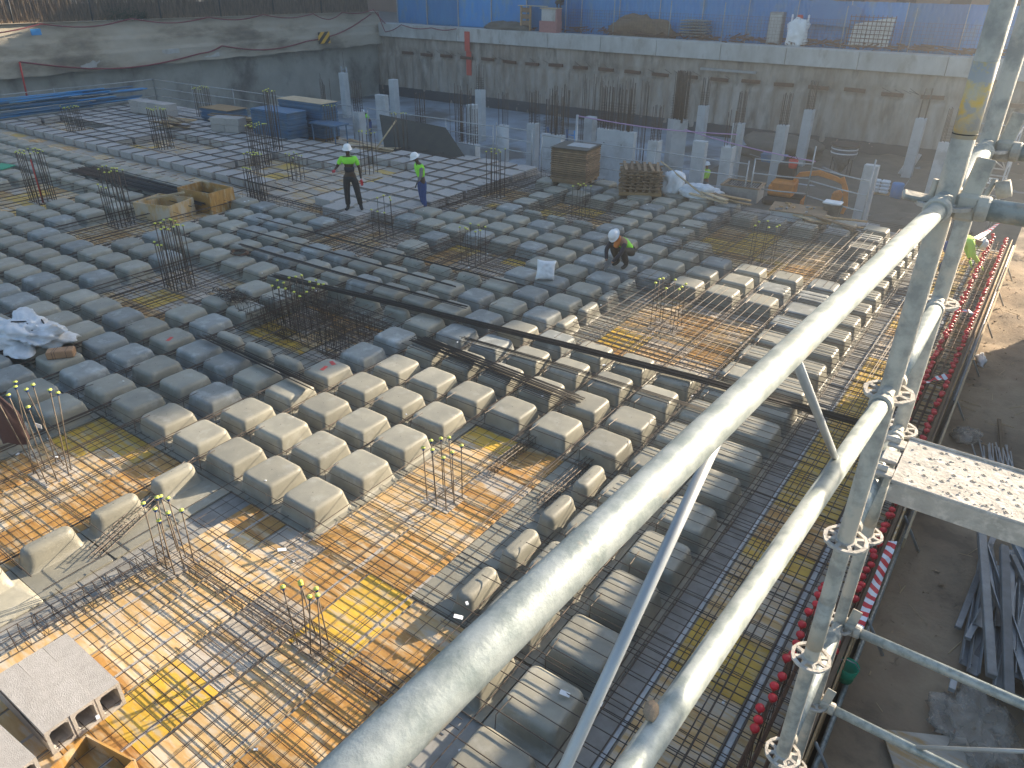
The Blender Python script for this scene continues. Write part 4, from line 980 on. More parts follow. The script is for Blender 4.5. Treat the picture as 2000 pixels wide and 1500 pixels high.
for q in range(300):
    x, y = rg.uniform(.02, 1.5), rg.uniform(.02, .30); s_ = rg.uniform(.002, .006)
    b.add([(x - s_, y, -.001), (x, y - s_, -.001), (x + s_, y, -.001), (x, y + s_, -.001), (x, y, s_ * .6)], [(0, 1, 4), (1, 2, 4), (2, 3, 4), (3, 0, 4)])
o = O('mortar_crumbs', b.mesh('mortar_crumbs', mt=M['deckplank']), None, pk); o['kind'] = 'stuff'
Cc = CP
def px_at(px, py, z):
    d = m3 @ Vector(((px - 1000) / 1447.1, -(py - 750) / 1447.1, -1)); t = (z - CP.z) / d.z; return CP + d * t
ml = O('mortar_lump', MB().lathe([(.001, -.012), (.017, -.008), (.021, 0), (.011, .007), (.008, .012), (.002, .014)], 7).mesh('mortar_lump', True, M['dirt']), None, None, px_at(1272, 1388, 5.424), (0, .3, .2), (.6, .95, .42)); tag(ml, 'small tan mortar lump stuck on the lower bright guardrail', 'mortar lump')
# ================================================================== RAILINGS
def railing(label, pts, zs=(.45, .85, 1.25), z0=0.0, h=1.35, r=.020, posts=True, mt='galvdull', group='railings around the slab edge'):
    t = T('railing', label, 'railing', (pts[0][0], pts[0][1], z0), group=group)
    for k in range(len(pts) - 1):
        a, b_ = pts[k], pts[k + 1]
        for z in zs: O('rail', MB().tube([(a[0], a[1], z0 + z), ((a[0] + b_[0]) / 2, (a[1] + b_[1]) / 2, z0 + z - .015), (b_[0], b_[1], z0 + z)], r, 6).mesh('rail', True, M[mt]), None, t, world=True)
        n = max(1, int(math.hypot(b_[0] - a[0], b_[1] - a[1]) / 2.6))
        for q in range(n + (1 if k == len(pts) - 2 else 0)):
            f = q / n; O('post', MB().tube([(a[0] + (b_[0] - a[0]) * f, a[1] + (b_[1] - a[1]) * f, z0 - .1), (a[0] + (b_[0] - a[0]) * f, a[1] + (b_[1] - a[1]) * f, z0 + h)], r * 1.1, 6).mesh('post', True, M[mt]), None, t, world=True)
    return t
railing('railing along the far left edge of the block field', [(-31.3, 8.5), (-31.2, 13), (-30.9, 17.9)], h=1.3)
railing('railing along the far edge behind the blue panel stack', [(-30.9, 17.9), (-24.5, 18.1), (-16.5, 18.2)], h=1.3)
railing('railing behind the tilted black sheet and the man in green', [(-15.6, 18.2), (-11.3, 18.2), (-9.0, 18.2)], h=1.3)
railing('three rails before the round column with the blue ladder', [(-9.0, 18.4), (-7.3, 18.3)], h=1.35)
railing('railing behind the tray stack and the lattice stack', [(-6.6, 17.9), (-2.2, 17.9), (.9, 17.95)], h=1.35)
railing('railing in front of the orange excavator', [(1.0, 18.2), (2.62, 18.5)], zs=(.5, .95, 1.38), h=1.4)
railing('railing from the excavator to the cut column at the right corner', [(2.62, 18.5), (4.45, 17.7)], zs=(.45, .9, 1.3), h=1.9)
# blue tube stock at the left
st_ = T('tube_rack', 'stack of blue and grey props piled along the left railing', 'prop stack', (-30.3, 14, 0))
for k in range(60):
    z = .25 + rnd.uniform(0, .85); y0 = rnd.uniform(7.5, 11.5)
    O('prop', MB().tube([(-30.95 + rnd.uniform(-.25, .15), y0, z), (-30.85 + rnd.uniform(-.2, .2), y0 + rnd.uniform(4.5, 6.2), z + .02)], .035, 6).mesh('prop', True, M[rnd.choice(('bluepaint', 'galvdull', 'bluesheet', 'bluepaint'))]), None, st_, world=True)
# ================================================================== COLUMNS on the lower floor
COLS = [(670, 142, 16, 1), (700, 218, 22, 8), (745, 185, 28, 0), (768, 155, 17, 0), (822, 245, 26, 10), (938, 175, 14, 8), (922, 204, 23, 0), (915, 280, 50, 10), (983, 245, 24, 5), (1042, 240, 23, 8), (1080, 262, 50, 8),
        (1154, 228, 17, 0), (1205, 254, 88, 14), (1280, 274, 21, 8), (1325, 235, 41, 18), (1375, 206, 22, 8), (1369, 275, 28, 0), (1424, 286, 24, 5), (1444, 240, 24, 8), (1530, 244, 24, 8), (1582, 214, 25, 8), (1704, 322, 28, 0), (1800, 231, 20, 6), (1850, 278, 30, 9)]
CLAB = ['slim tall concrete column standing farthest left in the pit', 'short column with bars just left of the far crouching worker', 'wide concrete wall pier right of the far green worker', 'tall bare concrete column, tallest at the left of the pit', 'column with white starter bars behind the tilted black sheet', 'slim far column rising behind the stepped column', 'concrete column with a step, beside the slim far column', 'low broad pier with a bundle of bars on top near the railing', 'round topped column beside the blue ladder', 'square column right of the blue ladder, bars above',
        'low wall pier right of the square column', 'taller left end of the wide core wall', 'wide pale core wall with two bolt holes and dense bars', 'short column left of the thick leaning bars', 'wide column carrying the thick dark bars', 'tall far column behind the column beside the yellow worker', 'column just left of the worker in yellow vest', 'shorter column at the left end of the railing before the excavator', 'column with bright bars right behind the shorter one', 'tall column left of the red bucket', 'tallest far column right of the red bucket', 'cut off column standing at the right corner of the slab', 'far column left of the scaffold post', 'wide column nearest the scaffold post']
Cc = CP
def px_at(px, py, z):
    d = m3 @ Vector(((px - 1000) / 1447.1, -(py - 750) / 1447.1, -1)); t = (z - Cc.z) / d.z; return Cc + d * t
for (px, py, wpx, nb), lab in zip(COLS, CLAB):
    p = px_at(px, py, 0); q = px_at(px + wpx, py, 0); wd = min(.55, (q - p).length * .85); wd = (q - p).length * .92 if wpx > 26 else min((q - p).length * .95, .55)
    t = T('concrete_column', lab, 'column', (p.x, p.y, -3.0), group='concrete columns on the lower floor')
    wx = wd if wpx > 26 else .47; wy = .34 if wpx > 26 else .47
    if wpx == 24 and px == 983: sh_ = MB().lathe([(.27, 0), (.27, 3.0), (.25, 3.01)], 20).mesh('shaft', True, M['conc'])
    elif px == 1325: sh_ = MB().prism([(-.5, -.1), (-.1, -.35), (.45, .15), (.05, .4)], 0, 3.05).mesh('shaft', mt=M['conc'])
    elif px == 1205:
        sh_ = MB().box((0, 0, 1.5), (wd, .3, 3.0), bev=.01).mesh('shaft', mt=M['conc'])
        for hx in (-.55, .35): O('bolt_hole', MB().lathe([(.03, 0), (.001, .001)], 8, m=Matrix.Rotation(PI / 2, 3, 'X')).mesh('bolt_hole', mt=M['dark']), None, t, loc=(hx, -.153, 2.4))
    else: sh_ = MB().box((0, 0, 1.5), (wx, wy, 3.0), bev=.012).mesh('shaft', mt=M['conc'])
    O('shaft', sh_, None, t)
    for zz in (1.25, 2.5):
        if px not in (983, 1325): O('pour_joint', MB().box((0, 0, zz), (wx * 1.006 if px != 1205 else wd * 1.002, (wy if px != 1205 else .3) * 1.012, .012)).mesh('pour_joint', mt=M['cap']), None, t)
    hb_ = 1.9 if nb > 12 else 1.5
    if px == 1325: hb_ = 2.3
    for k in range(nb * (3 if px == 1325 else 2 if px == 1205 else 1)):
        if wpx > 26: bx_, by = rnd.uniform(-wd / 2.3, wd / 2.3), rnd.choice((-.11, .11))
        else: a = k / max(1, nb) * 2 * PI; bx_, by = .15 * (1 if math.cos(a) > .3 else -1 if math.cos(a) < -.3 else 0), .15 * (1 if math.sin(a) > .3 else -1 if math.sin(a) < -.3 else 0)
        if px == 1325: bx_ *= .75
        O('bar', barmesh(.016, 4), None, t, loc=(bx_, by, 2.9), rot=(0, -PI / 2 + rnd.uniform(-.015, .015), 0), sc=(hb_ + rnd.uniform(-.05, .05), 1, 1))
    if nb > 7:
        for q in range(6 if nb < 12 else 10): O('tie', MB().tube([(-wx / 2.4, -.13, 0), (wx / 2.4, -.13, 0), (wx / 2.4, .13, 0), (-wx / 2.4, .13, 0), (-wx / 2.4, -.13, 0)], .006, 4, False).mesh('tie', mt=M['rebar']), None, t, loc=(0, 0, 3.05 + q * .12))
# loose tall bars standing in the pit before the back wall
for (px, py0, wpx, lab) in [(640, 190, 20, 'thin bars standing in the pit behind the blue panel stack'), (905, 215, 40, 'thin vertical bars left of the stepped column'), (1080, 215, 44, 'thin vertical bars above the low wall pier'), (1168, 190, 60, 'dense vertical bars rising behind the core wall'), (1235, 200, 50, 'second dense group of vertical bars behind the core wall'), (1090, 230, 20, 'few thin bars before the dark membrane strip')]:
    p = px_at(px, py0 + 60, -.6); t = T('standing_bars', lab, 'rebar', (p.x, p.y, -3), group='bar groups standing in the pit')
    n = 10 if wpx < 30 else 18
    for k in range(n): O('bar', barmesh(.014, 4), None, t, loc=(rnd.uniform(-.5, .5) * wpx / 30, rnd.choice((-.15, .15)), 0), rot=(0, -PI / 2 + rnd.uniform(-.01, .01), 0), sc=(rnd.uniform(4.3, 4.9), 1, 1))
    for q in range(9): O('tie', MB().box((0, 0, 0), (wpx / 30, .3, .012)).mesh('tie', mt=M['rebar']), None, t, loc=(0, 0, 2.6 + q * .17)) if False else None
# green support pole with purple string
fp = T('marker_pole', 'pale green pole holding a purple string beside the core wall', 'pole', (-6.2, 19.6, -3)); O('pole', MB().tube([(0, 0, 0), (0, 0, 4.75)], .05, 8).mesh('pole', True, M['galvdull']), None, fp)
def string(label, a, b_, mt, r=.012, sag=.1, cat='string'):
    a = Vector(a); b_ = Vector(b_); P = [a.lerp(b_, k / 8) - Vector((0, 0, sag * math.sin(PI * k / 8))) for k in range(9)]
    return tag(O('string', MB().tube(P, r, 5).mesh('string', True, M[mt])), label, cat)
M['purple'] = mat('purple_tape', (.45, .28, .48), .6)
string('purple string stretched from the pale pole across the pit', (-6.2, 19.6, 1.72), (-1.0, 22, 1.3), 'purple', .02, .12)
string('purple string running on to the red bucket', (-3.0, 22, 1.25), (2.2, 20.5, 1.05), 'purple', .02, .08)
rbk = T('red_bucket', 'red plastic bucket hanging on the string before the far columns', 'bucket', (1.55, 20.4, .78)); O('body', MB().lathe([(.13, 0), (.155, .26), (.14, .262), (.12, .02)], 12).mesh('body', True, M['red']), None, rbk); O('handle', MB().tube([(-.15, 0, .26), (0, 0, .42), (.15, 0, .26)], .01, 5).mesh('handle', mt=M['dark']), None, rbk)
# ================================================================== STORED MATERIAL
def stack_boards(name, label, cat, loc, rz, n, w_, d_, th, gap, mt, jit=.02, top=None, pallet=True):
    t = T(name, label, cat, loc, rz)
    z = 0
    if pallet:
        for yy in (-d_ * .4, 0, d_ * .4): O('pallet_runner', MB().box((0, yy, .05), (w_ * .95, .09, .10)).mesh('pallet_runner', mt=M['woodold']), None, t)
        O('pallet_top', MB().box((0, 0, .112), (w_, d_, .022)).mesh('pallet_top', mt=M['woodold']), None, t); z = .125
    me = MB().box((0, 0, th / 2), (w_, d_, th), bev=.004).mesh('board', mt=M[mt])
    for k in range(n): O('board', me, None, t, loc=(rnd.uniform(-jit, jit), rnd.uniform(-jit, jit), z + k * (th + gap)), rot=(0, 0, rnd.uniform(-jit, jit)))
    if top: O('top_sheet', MB().box((0, 0, z + n * (th + gap) + .012), (w_ * 1.03, d_ * 1.03, .02)).mesh('top_sheet', mt=M[top]), None, t)
    return t
sp = stack_boards('tray_stack', 'square stack of dark brown framed formwork panels under a metal lid', 'panel stack', (-4.25, 16.35, .30), .12, 15, 1.25, 1.15, .045, .02, 'woodold', .012, 'black')
O('lid_sheet', MB().box((.15, .1, 1.13), (.8, .6, .01)).mesh('lid_sheet', mt=M['galvdull']), None, sp)
lt = T('timber_lattice', 'stack of crossed old timber lattice frames on a pallet', 'timber stack', (-1.95, 16.5, .28), .5)
for k in range(13):
    for q in range(6):
        if k % 2: O('slat', MB().box((0, 0, 0), (1.25, .09, .035), bev=.003).mesh('slat', mt=M['woodold']) if (k, q) == (1, 0) else bpy.data.meshes['slat'], None, lt, loc=(rnd.uniform(-.06, .06), -.5 + q * .2, .15 + k * .052), rot=(0, rnd.uniform(-.02, .02), rnd.uniform(-.07, .07)))
        else: O('slat', bpy.data.meshes['slat'] if 'slat' in bpy.data.meshes else MB().box((0, 0, 0), (1.25, .09, .035), bev=.003).mesh('slat', mt=M['woodold']), None, lt, loc=(-.5 + q * .2, rnd.uniform(-.06, .06), .15 + k * .052), rot=(0, rnd.uniform(-.02, .02), PI / 2 + rnd.uniform(-.07, .07)))
O('pallet', MB().box((0, 0, .05), (1.3, 1.15, .10)).mesh('pallet', mt=M['wood']), None, lt)
bpan = stack_boards('panel_stack', 'tall stack of blue edged formwork panels beside the far railing, front one', 'panel stack', (-18.3, 15.75, 0), 0.0, 26, 2.3, 1.0, .034, .010, 'bluepaint', .02, None)
stack_boards('panel_stack', 'blue edged panel stack topped by a pale board, rear one', 'panel stack', (-17.9, 17.0, 0), .03, 32, 2.6, .9, .034, .009, 'bluepaint', .02, 'woodpale')
stack_boards('panel_stack', 'low blue and wood panel stack left of the big blue one', 'panel stack', (-23.3, 16.6, 0), .05, 13, 1.9, 1.1, .034, .012, 'bluepaint', .03, 'wood')
def woodpile(label, loc, n, spread, L=2.2):
    t = T('wood_pile', label, 'timber pile', loc, rnd.uniform(-.3, .3)); me = [MB().box((0, 0, 0), (L, .12, .03)).mesh('plank', mt=M[m_]) for m_ in ('wood', 'woodold', 'woodpale')]
    for k in range(n): O('plank', me[k % 3], None, t, loc=(rnd.uniform(-spread, spread), rnd.uniform(-.4, .4), .04 + k * .024), rot=(rnd.uniform(-.1, .1), rnd.uniform(-.05, .05), rnd.uniform(-.5, .5)))
woodpile('messy pile of broken timber planks between the two blue stacks', (-21.3, 15.9, .05), 26, .5)
woodpile('loose boards and scraps behind the middle starter bars of the blocks', (-23.2, 13.9, .27), 14, .4, 1.5)
woodpile('scattered planks at the far edge beside the wooden boxes slab corner', (-13.6, 16.2, .05), 9, .6)
woodpile('grey planks beside the cut column at the right corner', (3.9, 17.1, .12), 8, .3, 1.7)
woodpile('few boards under the hopper tub', (.6, 16.9, .32), 6, .4, 1.3)
bp = T('block_pile', 'brown wrapped pile of concrete blocks standing on the block field', 'block pile', (-26.9, 15.3, .26), .05)
for a in range(4):
    for k in range(2): O('block', MB().box((0, 0, 0), (.68, .62, .28), bev=.01).mesh('block', mt=M['block']) if (a, k) == (0, 0) else bpy.data.meshes['block'], None, bp, loc=(-1.05 + a * .70, 0, .14 + k * .285))
bp2 = T('block_pile', 'small rounded pile of wrapped blocks in front of the timber pile', 'block pile', (-20.6, 14.9, .26), .3)
for a in range(2):
    for k in range(2): O('block', bpy.data.meshes['block'], None, bp2, loc=(-.35 + a * .70, 0, .14 + k * .285), rot=(0, 0, .1 * k))
bt = T('work_table', 'blue steel work table near the starter bars at the far edge', 'table', (-16.0, 16.4, 0))
O('top', MB().box((0, 0, .85), (1.5, .8, .05)).mesh('top', mt=M['bluepaint']), None, bt)
for sx in (-.65, .65):
    for sy in (-.32, .32): O('leg', MB().tube([(sx, sy, 0), (sx, sy, .85)], .03, 5).mesh('leg', mt=M['bluepaint']), None, bt)
# tilted black sheet
bl = T('black_panel', 'large black film-faced panel leaning back over the far slab edge', 'plywood sheet', (-11.6, 17.2, .25))
m_ = MB(); m_.add([(-14.6, 17.9, 1.15), (-10.95, 17.75, 1.05), (-9.1, 16.95, .02), (-13.5, 16.95, .05), (-14.6, 17.93, 1.13), (-10.95, 17.78, 1.03), (-9.1, 16.98, 0), (-13.5, 16.98, .03)], [(0, 3, 2, 1), (4, 5, 6, 7), (0, 1, 5, 4), (1, 2, 6, 5), (2, 3, 7, 6), (3, 0, 4, 7)])
O('sheet', m_.mesh('sheet', mt=M['black']), None, bl, world=True); O('prop', MB().tube([(-13.0, 16.0, .28), (-12.7, 16.9, 1.25)], .03, 6).mesh('prop', True, M['woodpale']), None, bl, world=True)
# wooden boxes by the black bundle
def openbox(label, loc, rz, w_, d_, h, mt, th=.025):
    t = T('wooden_box', label, 'wooden box', loc, rz)
    O('side', MB().box((0, -d_ / 2, h / 2), (w_, th, h)).mesh('side', mt=M[mt]), None, t); O('side', MB().box((0, d_ / 2, h / 2), (w_, th, h)).mesh('side', mt=M[mt]), None, t)
    O('side', MB().box((-w_ / 2, 0, h / 2), (th, d_ - th, h)).mesh('side', mt=M[mt]), None, t); O('side', MB().box((w_ / 2, 0, h / 2), (th, d_ - th, h)).mesh('side', mt=M[mt]), None, t); return t
ob1 = openbox('open pale plywood box, left one of the pair behind the front starter bars', (-12.15, 6.55, 0), .28, 1.25, 1.0, .50, 'plyT')
O('brace', MB().box((.1, .2, .55), (1.1, .07, .05)).mesh('brace', mt=M['woodpale']), None, ob1, rot=(0, -.15, .5))
ob2 = openbox('open orange plywood box, right one of the pair behind the front starter bars', (-12.0, 7.85, 0), .1, 1.35, .9, .62, 'plyO')
# round object helpers
def lump(name, label, cat, loc, sx, sy, sz, seed, mt, folds=5, flat=.35, rz=0, na=40, nb=16, crease=1.0, cube=2.6):
    b = MB(); r_ = random.Random(seed); o_ = Vector((r_.uniform(0, 50), r_.uniform(0, 50), r_.uniform(0, 50)))
    for i in range(nb + 1):
        th_ = PI * i / nb
        for k in range(na):
            a = 2 * PI * k / na; d = Vector((math.sin(th_) * math.cos(a), math.sin(th_) * math.sin(a), math.cos(th_)))
            m_ = (abs(d.x) ** cube + abs(d.y) ** cube + abs(d.z) ** cube) ** (-1 / cube)
            n_ = noise.noise(d * 1.5 + o_) * .40 + (.22 - abs(noise.noise(d * folds * .55 + o_))) * .55 * crease + (.2 - abs(noise.noise(d * folds * 1.3 + o_ * 2))) * .22 * crease
            v = d * m_ * (1 + n_)
            z = v.z * sz
            if z < -sz * flat: z = -sz * flat
            b.v.append((v.x * sx, v.y * sy, z + sz * flat))
    for i in range(nb):
        for k in range(na): b.f.append((i * na + k, (i + 1) * na + k, (i + 1) * na + (k + 1) % na, i * na + (k + 1) % na))
    return tag(O(name, b.mesh(name, True, M[mt]), None, None, loc, (0, 0, rz)), label, cat)
bb = lump('big_bag', 'big crumpled white bulk bag with dark straps lying on the moulds at the left edge', 'bulk bag', (-6.15, -.05, .29), .80, .50, .30, 4, 'bagwhite', 4, .45, .3, 72, 36, 1.3)
O('strap', MB().tube([(-.1, -.32, .30), (0, -.12, .44), (.18, .0, .42), (.32, -.05, .34), (.42, -.10, .26)], .017, 6).mesh('strap', True, M['dark']), None, bb)
O('strap', MB().tube([(.1, .25, .38), (.3, .22, .38), (.48, .12, .30), (.56, 0, .20)], .015, 6).mesh('strap', True, M['dark']), None, bb)
def pillow(name, label, cat, loc, W, H, D, mt, rot, seed=1):
    b = MB(); n = 22; o_ = Vector((seed * 7.1, 3, 1))
    for side in (1, -1):
        for i in range(n + 1):
            for k in range(n + 1):
                u = 2 * i / n - 1; v = 2 * k / n - 1
                th_ = (max(0, 1 - u ** 4) * max(0, 1 - v ** 4)) ** .55
                w_ = 1 - .10 * (1 - v * v) * abs(u) ** 3; h_ = 1 - .12 * (1 - u * u) * abs(v) ** 3
                wr = .18 * noise.noise(Vector((u * 3, v * 3, side)) + o_) + .10 * noise.noise(Vector((u * 7, v * 5, side)) + o_)
                b.v.append((u * W / 2 * w_, side * D / 2 * th_ * (1 + wr) + .02 * math.sin(v * 3), v * H / 2 * h_ + H / 2))
    m_ = (n + 1) ** 2
    for s_ in (0, 1):
        for i in range(n):
            for k in range(n): a_ = s_ * m_ + i * (n + 1) + k; b.f.append((a_, a_ + n + 1, a_ + n + 2, a_ + 1) if s_ == 0 else (a_, a_ + 1, a_ + n + 2, a_ + n + 1))
    return tag(O(name, b.mesh(name, True, M[mt]), None, None, loc, rot), label, cat)
pillow('sack', 'white sack standing on a dome mould at the centre right', 'sack', (-.1, 8.25, .30), .44, .46, .24, 'white', (-.12, .12, .75))
cb = T('cardboard_package', 'brown package tied with wire on the mould below the big white bag', 'package', (-4.93, .02, .31), .9)
O('body', MB().box((0, 0, .07), (.44, .20, .14), bev=.015).mesh('body', mt=M['cardboard']), None, cb); 
for xx in (-.12, -.08, .1): O('wire', MB().tube([(xx, -.102, 0), (xx, -.102, .142), (xx + .02, .102, .142), (xx + .02, .102, 0)], .004, 4).mesh('wire', mt=M['rebar']), None, cb)
def coil(label, loc, r0, n, mt, h=.02):
    P = [(r0 * (1 + .15 * math.sin(k * .7)) * math.cos(k * .5), r0 * .8 * (1 + .15 * math.cos(k * .9)) * math.sin(k * .5), h * k / n + .01 * math.sin(k)) for k in range(n)]
    return tag(O('wire_coil', MB().tube(P, .008, 4).mesh('wire_coil', True, M[mt]), None, None, loc), label, 'wire coil')
coil('rusty wire coil lying on a mould left of the yellow capped bars', (-7.0, 5.3, .31), .22, 60, 'rebarrust', .05)
t = T('wire_heap', 'heap of black tie wires draped over a mould beside the tall starter bars', 'wire heap', (-5.0, 3.45, .30))
for k in range(46):
    P = [(rnd.uniform(-.5, .4), rnd.uniform(-.12, .12), .0)]
    for q in range(5): P.append((P[-1][0] + rnd.uniform(-.02, .18), P[-1][1] + rnd.uniform(-.1, .1), max(.0, .06 + rnd.uniform(-.05, .05))))
    O('wire', MB().tube(P, .006, 4).mesh('wire', True, M['rebar']), None, t)
o = tag(O('green_sheet', MB().box((0, 0, 0), (.7, .5, .02)).mesh('green_sheet', mt=M['greenpl']), None, None, (-21.0, 6.0, .32), (.1, 0, .2)), 'bright green plastic sheet on the moulds at the left edge', 'plastic sheet')
lump('tarp', 'crumpled white tarpaulin right of the timber lattice stack, standing part', 'tarpaulin', (-1.1, 17.1, .25), .35, .3, .42, 12, 'white', 3, .6, .4)
lump('tarp', 'low crumpled bluish plastic sheet on the moulds right of the white tarpaulin', 'plastic sheet', (-.2, 17.2, .25), .62, .4, .22, 21, 'bagwhite', 5, .5, .2)
ldr = T('long_board', 'long pale board leaning from the lattice stack down to the moulds', 'board', (-.8, 16.9, .3)); O('board', MB().tube([(-1.6, 17.1, 1.15), (.3, 16.6, .36)], .03, 4).mesh('board', mt=M['woodpale']), None, ldr, world=True)
# hopper tub
ht2 = T('hopper_tub', 'grey square tub of grating standing at the slab corner before the excavator', 'tub', (.75, 18.2, .05), .1); ht2.scale = (.85, .8, .85)
for sx, sy, w1, d1 in ((0, -.55, 1.3, .04), (0, .55, 1.3, .04), (-.65, 0, .04, 1.1), (.65, 0, .04, 1.1)): O('side', MB().box((sx, sy, .35), (w1, d1, .5)).mesh('side', mt=M['steel']), None, ht2); O('rim', MB().box((sx, sy, .62), (w1 + .06, d1 + .04, .04)).mesh('rim', mt=M['woodold']), None, ht2)
for k in range(14): O('grate_bar', MB().box((-.6 + k * .09, 0, .58), (.02, 1.08, .02)).mesh('grate_bar', mt=M['steel']) if k == 0 else bpy.data.meshes['grate_bar'], None, ht2, loc=(k * .09, 0, 0) if k else (0, 0, 0))
cbk = T('concrete_pad', 'grey slab-edge table of formwork with scraps on it before the excavator', 'formwork table', (2.75, 17.45, 0), .15)
O('block', MB().box((0, 0, .14), (1.45, .9, .28), bev=.02).mesh('pad_block', mt=M['conc']), None, cbk); O('top', MB().box((0, 0, .30), (1.55, 1.0, .03)).mesh('pad_top', mt=M['woodold']), None, cbk)
for k in range(9): O('scrap', MB().box((0, 0, 0), (rnd.uniform(.1, .3), .06, .04)).mesh('scrap', mt=M[rnd.choice(('white', 'steel', 'wood'))]), None, cbk, loc=(rnd.uniform(-.6, .6), rnd.uniform(-.4, .4), .34), rot=(0, 0, rnd.uniform(0, 3)))
pb_ = T('plastic_tub', 'grey round tub with a white lid beside the formwork table', 'tub', (3.55, 17.9, 0)); O('body', MB().lathe([(.22, 0), (.25, .5), (.26, .5)], 16).mesh('body', True, M['steel']), None, pb_); O('lid', MB().box((0, 0, .53), (.5, .38, .05), bev=.015).mesh('lid', mt=M['white']), None, pb_)
rp = T('access_board', 'pale grey board sheet lying at the foot of the cut column', 'board', (4.4, 17.0, .2), .2); O('sheet', MB().box((0, 0, 0), (1.35, .9, .03)).mesh('sheet', mt=M['galvdull']), None, rp, rot=(.06, .05, 0))
# ================================================================== EXCAVATOR on the lower floor
ex = T('excavator', 'small orange excavator working in the mud of the lower floor', 'excavator', (.5, 29.6, -2.95), .1)
ex.scale = (.85, .85, .85)
bmb = MB()
def boxbeam(pts, w0, hs_):
    b = MB(); 
    for k, (p, h_) in enumerate(zip(pts, hs_)):
        p = Vector(p); nx_ = (Vector(pts[min(k + 1, len(pts) - 1)]) - Vector(pts[max(k - 1, 0)])).normalized(); up = Vector((-nx_.z, 0, nx_.x))
        for sy, su in ((-1, -1), (1, -1), (1, 1), (-1, 1)): b.v.append(p + Vector((0, sy * w0 / 2, 0)) + up * su * h_ / 2)
    n = len(pts)
    for k in range(n - 1):
        for q in range(4): b.f.append((4 * k + q, 4 * k + (q + 1) % 4, 4 * k + 4 + (q + 1) % 4, 4 * k + 4 + q))
    b.f += [(0, 1, 2, 3), (4 * n - 1, 4 * n - 2, 4 * n - 3, 4 * n - 4)]
    return fixn(b.mesh('arm', mt=M['orange']))
O('boom', boxbeam([(-1.5, 0, 1.3), (-1.2, 0, 1.75), (-.3, 0, 1.95), (.6, 0, 1.75), (.95, 0, 1.6)], .24, (.14, .22, .24, .20, .16)), None, ex)
O('arm', boxbeam([(.85, 0, 1.85), (1.15, 0, 1.2), (1.3, 0, .45), (1.2, 0, -.0)], .18, (.2, .24, .2, .14)), None, ex)
O('bucket', fixn(MB().prism([(0, 0), (.42, .04), (.5, .4), (.3, .62), (.02, .5)], -.3, .3).mesh('bucket', mt=M['orange'])), None, ex, loc=(.55, 0, .55), rot=(PI / 2, 0, 0), sc=(1, 1, 1))
O('body', MB().box((-1.9, .1, 1.0), (1.2, 1.3, .8), bev=.12).mesh('body', mt=M['orange']), None, ex); O('cab', MB().box((-1.95, .45, 1.75), (.9, .75, .9), bev=.08).mesh('cab', mt=M['dark']), None, ex)
O('counterweight', MB().box((-2.45, .1, .9), (.3, 1.3, .6), bev=.1).mesh('counterweight', mt=M['orange']), None, ex)
for sy in (-.5, .7): O('track', MB().box((-1.8, sy, .3), (2.0, .35, .5), bev=.16).mesh('track', mt=M['dark']), None, ex)
O('cylinder', MB().tube([(-.2, -.02, 2.25), (.8, 0, 1.95)], .05, 8).mesh('cylinder', True, M['steel']), None, ex)
O('blade', MB().box((-.8, 0, .35), (.08, 1.3, .45)).mesh('blade', mt=M['orange']), None, ex)
# concrete skip
sk = T('concrete_skip', 'round dark concrete skip with two white stripes standing on legs in the pit', 'concrete skip', (-.4, 36.6, -2.9)); sk.scale = (.66, .66, .8)
O('cone', MB().lathe([(.15, .3), (.55, .95), (.95, 1.35), (.98, 2.0), (1.02, 2.02), (.93, 2.0)], 20).mesh('cone', True, M['steel']), None, sk)
for z in (1.5, 1.75): O('stripe', MB().lathe([(.985, 0), (.99, 0), (.99, .07), (.985, .07)], 20).mesh('stripe', True, M['white']), None, sk, loc=(0, 0, z))
O('rim', MB().lathe([(1.0, 1.95), (1.08, 1.96), (1.08, 2.05), (1.0, 2.06)], 20).mesh('rim', True, M['dark']), None, sk)
for a in range(4): O('leg', MB().tube([(.85 * math.cos(a * PI / 2 + .78), .85 * math.sin(a * PI / 2 + .78), 1.5), (.9 * math.cos(a * PI / 2 + .78), .9 * math.sin(a * PI / 2 + .78), 0)], .04, 6).mesh('leg', mt=M['dark']), None, sk)
bs_ = T('bag_stack', 'stack of wrapped white cement bags on pallets behind the excavator', 'bag stack', (1.9, 34.0, -2.9)); bs_.scale = (.72, .72, .9)
for k in range(4):
    for a in range(3): O('bag', MB().box((0, 0, 0), (.55, .4, .16), bev=.06).mesh('bag', mt=M['white']) if (k, a) == (0, 0) else bpy.data.meshes['bag'], None, bs_, loc=(-.6 + a * .57, rnd.uniform(-.05, .05), .2 + k * .17))
O('pallet', MB().box((0, 0, .06), (1.9, 1.0, .12)).mesh('pallet', mt=M['wood']), None, bs_)
wbar = T('wheelbarrow', 'blue wheelbarrow in the pit behind the left columns of the excavator', 'wheelbarrow', (-3.9, 36.5, -2.9)); O('tray', fixn(MB().prism([(-.5, 0), (.5, 0), (.7, .4), (-.6, .4)], -.35, .35).mesh('tray', mt=M['bluepaint'])), None, wbar, rot=(PI / 2, 0, 0), loc=(0, 0, .3)); O('wheel', MB().lathe([(.02, -.05), (.2, -.05), (.2, .05), (.02, .05)], 12, m=Matrix.Rotation(PI / 2, 3, 'X')).mesh('wheel', mt=M['dark']), None, wbar, loc=(.8, 0, .2)); O('handle', MB().tube([(-1.2, -.3, .6), (.8, 0, .2)], .02, 5).mesh('handle', mt=M['steel']), None, wbar)
lump('gravel_heap', 'grey gravel heap against the back wall left of the excavator', 'gravel heap', (-4.6, 39.6, -3.0), 2.4, 1.6, 1.0, 31, 'mud', 2, .3, 0, 48, 20, .4, 2.0)
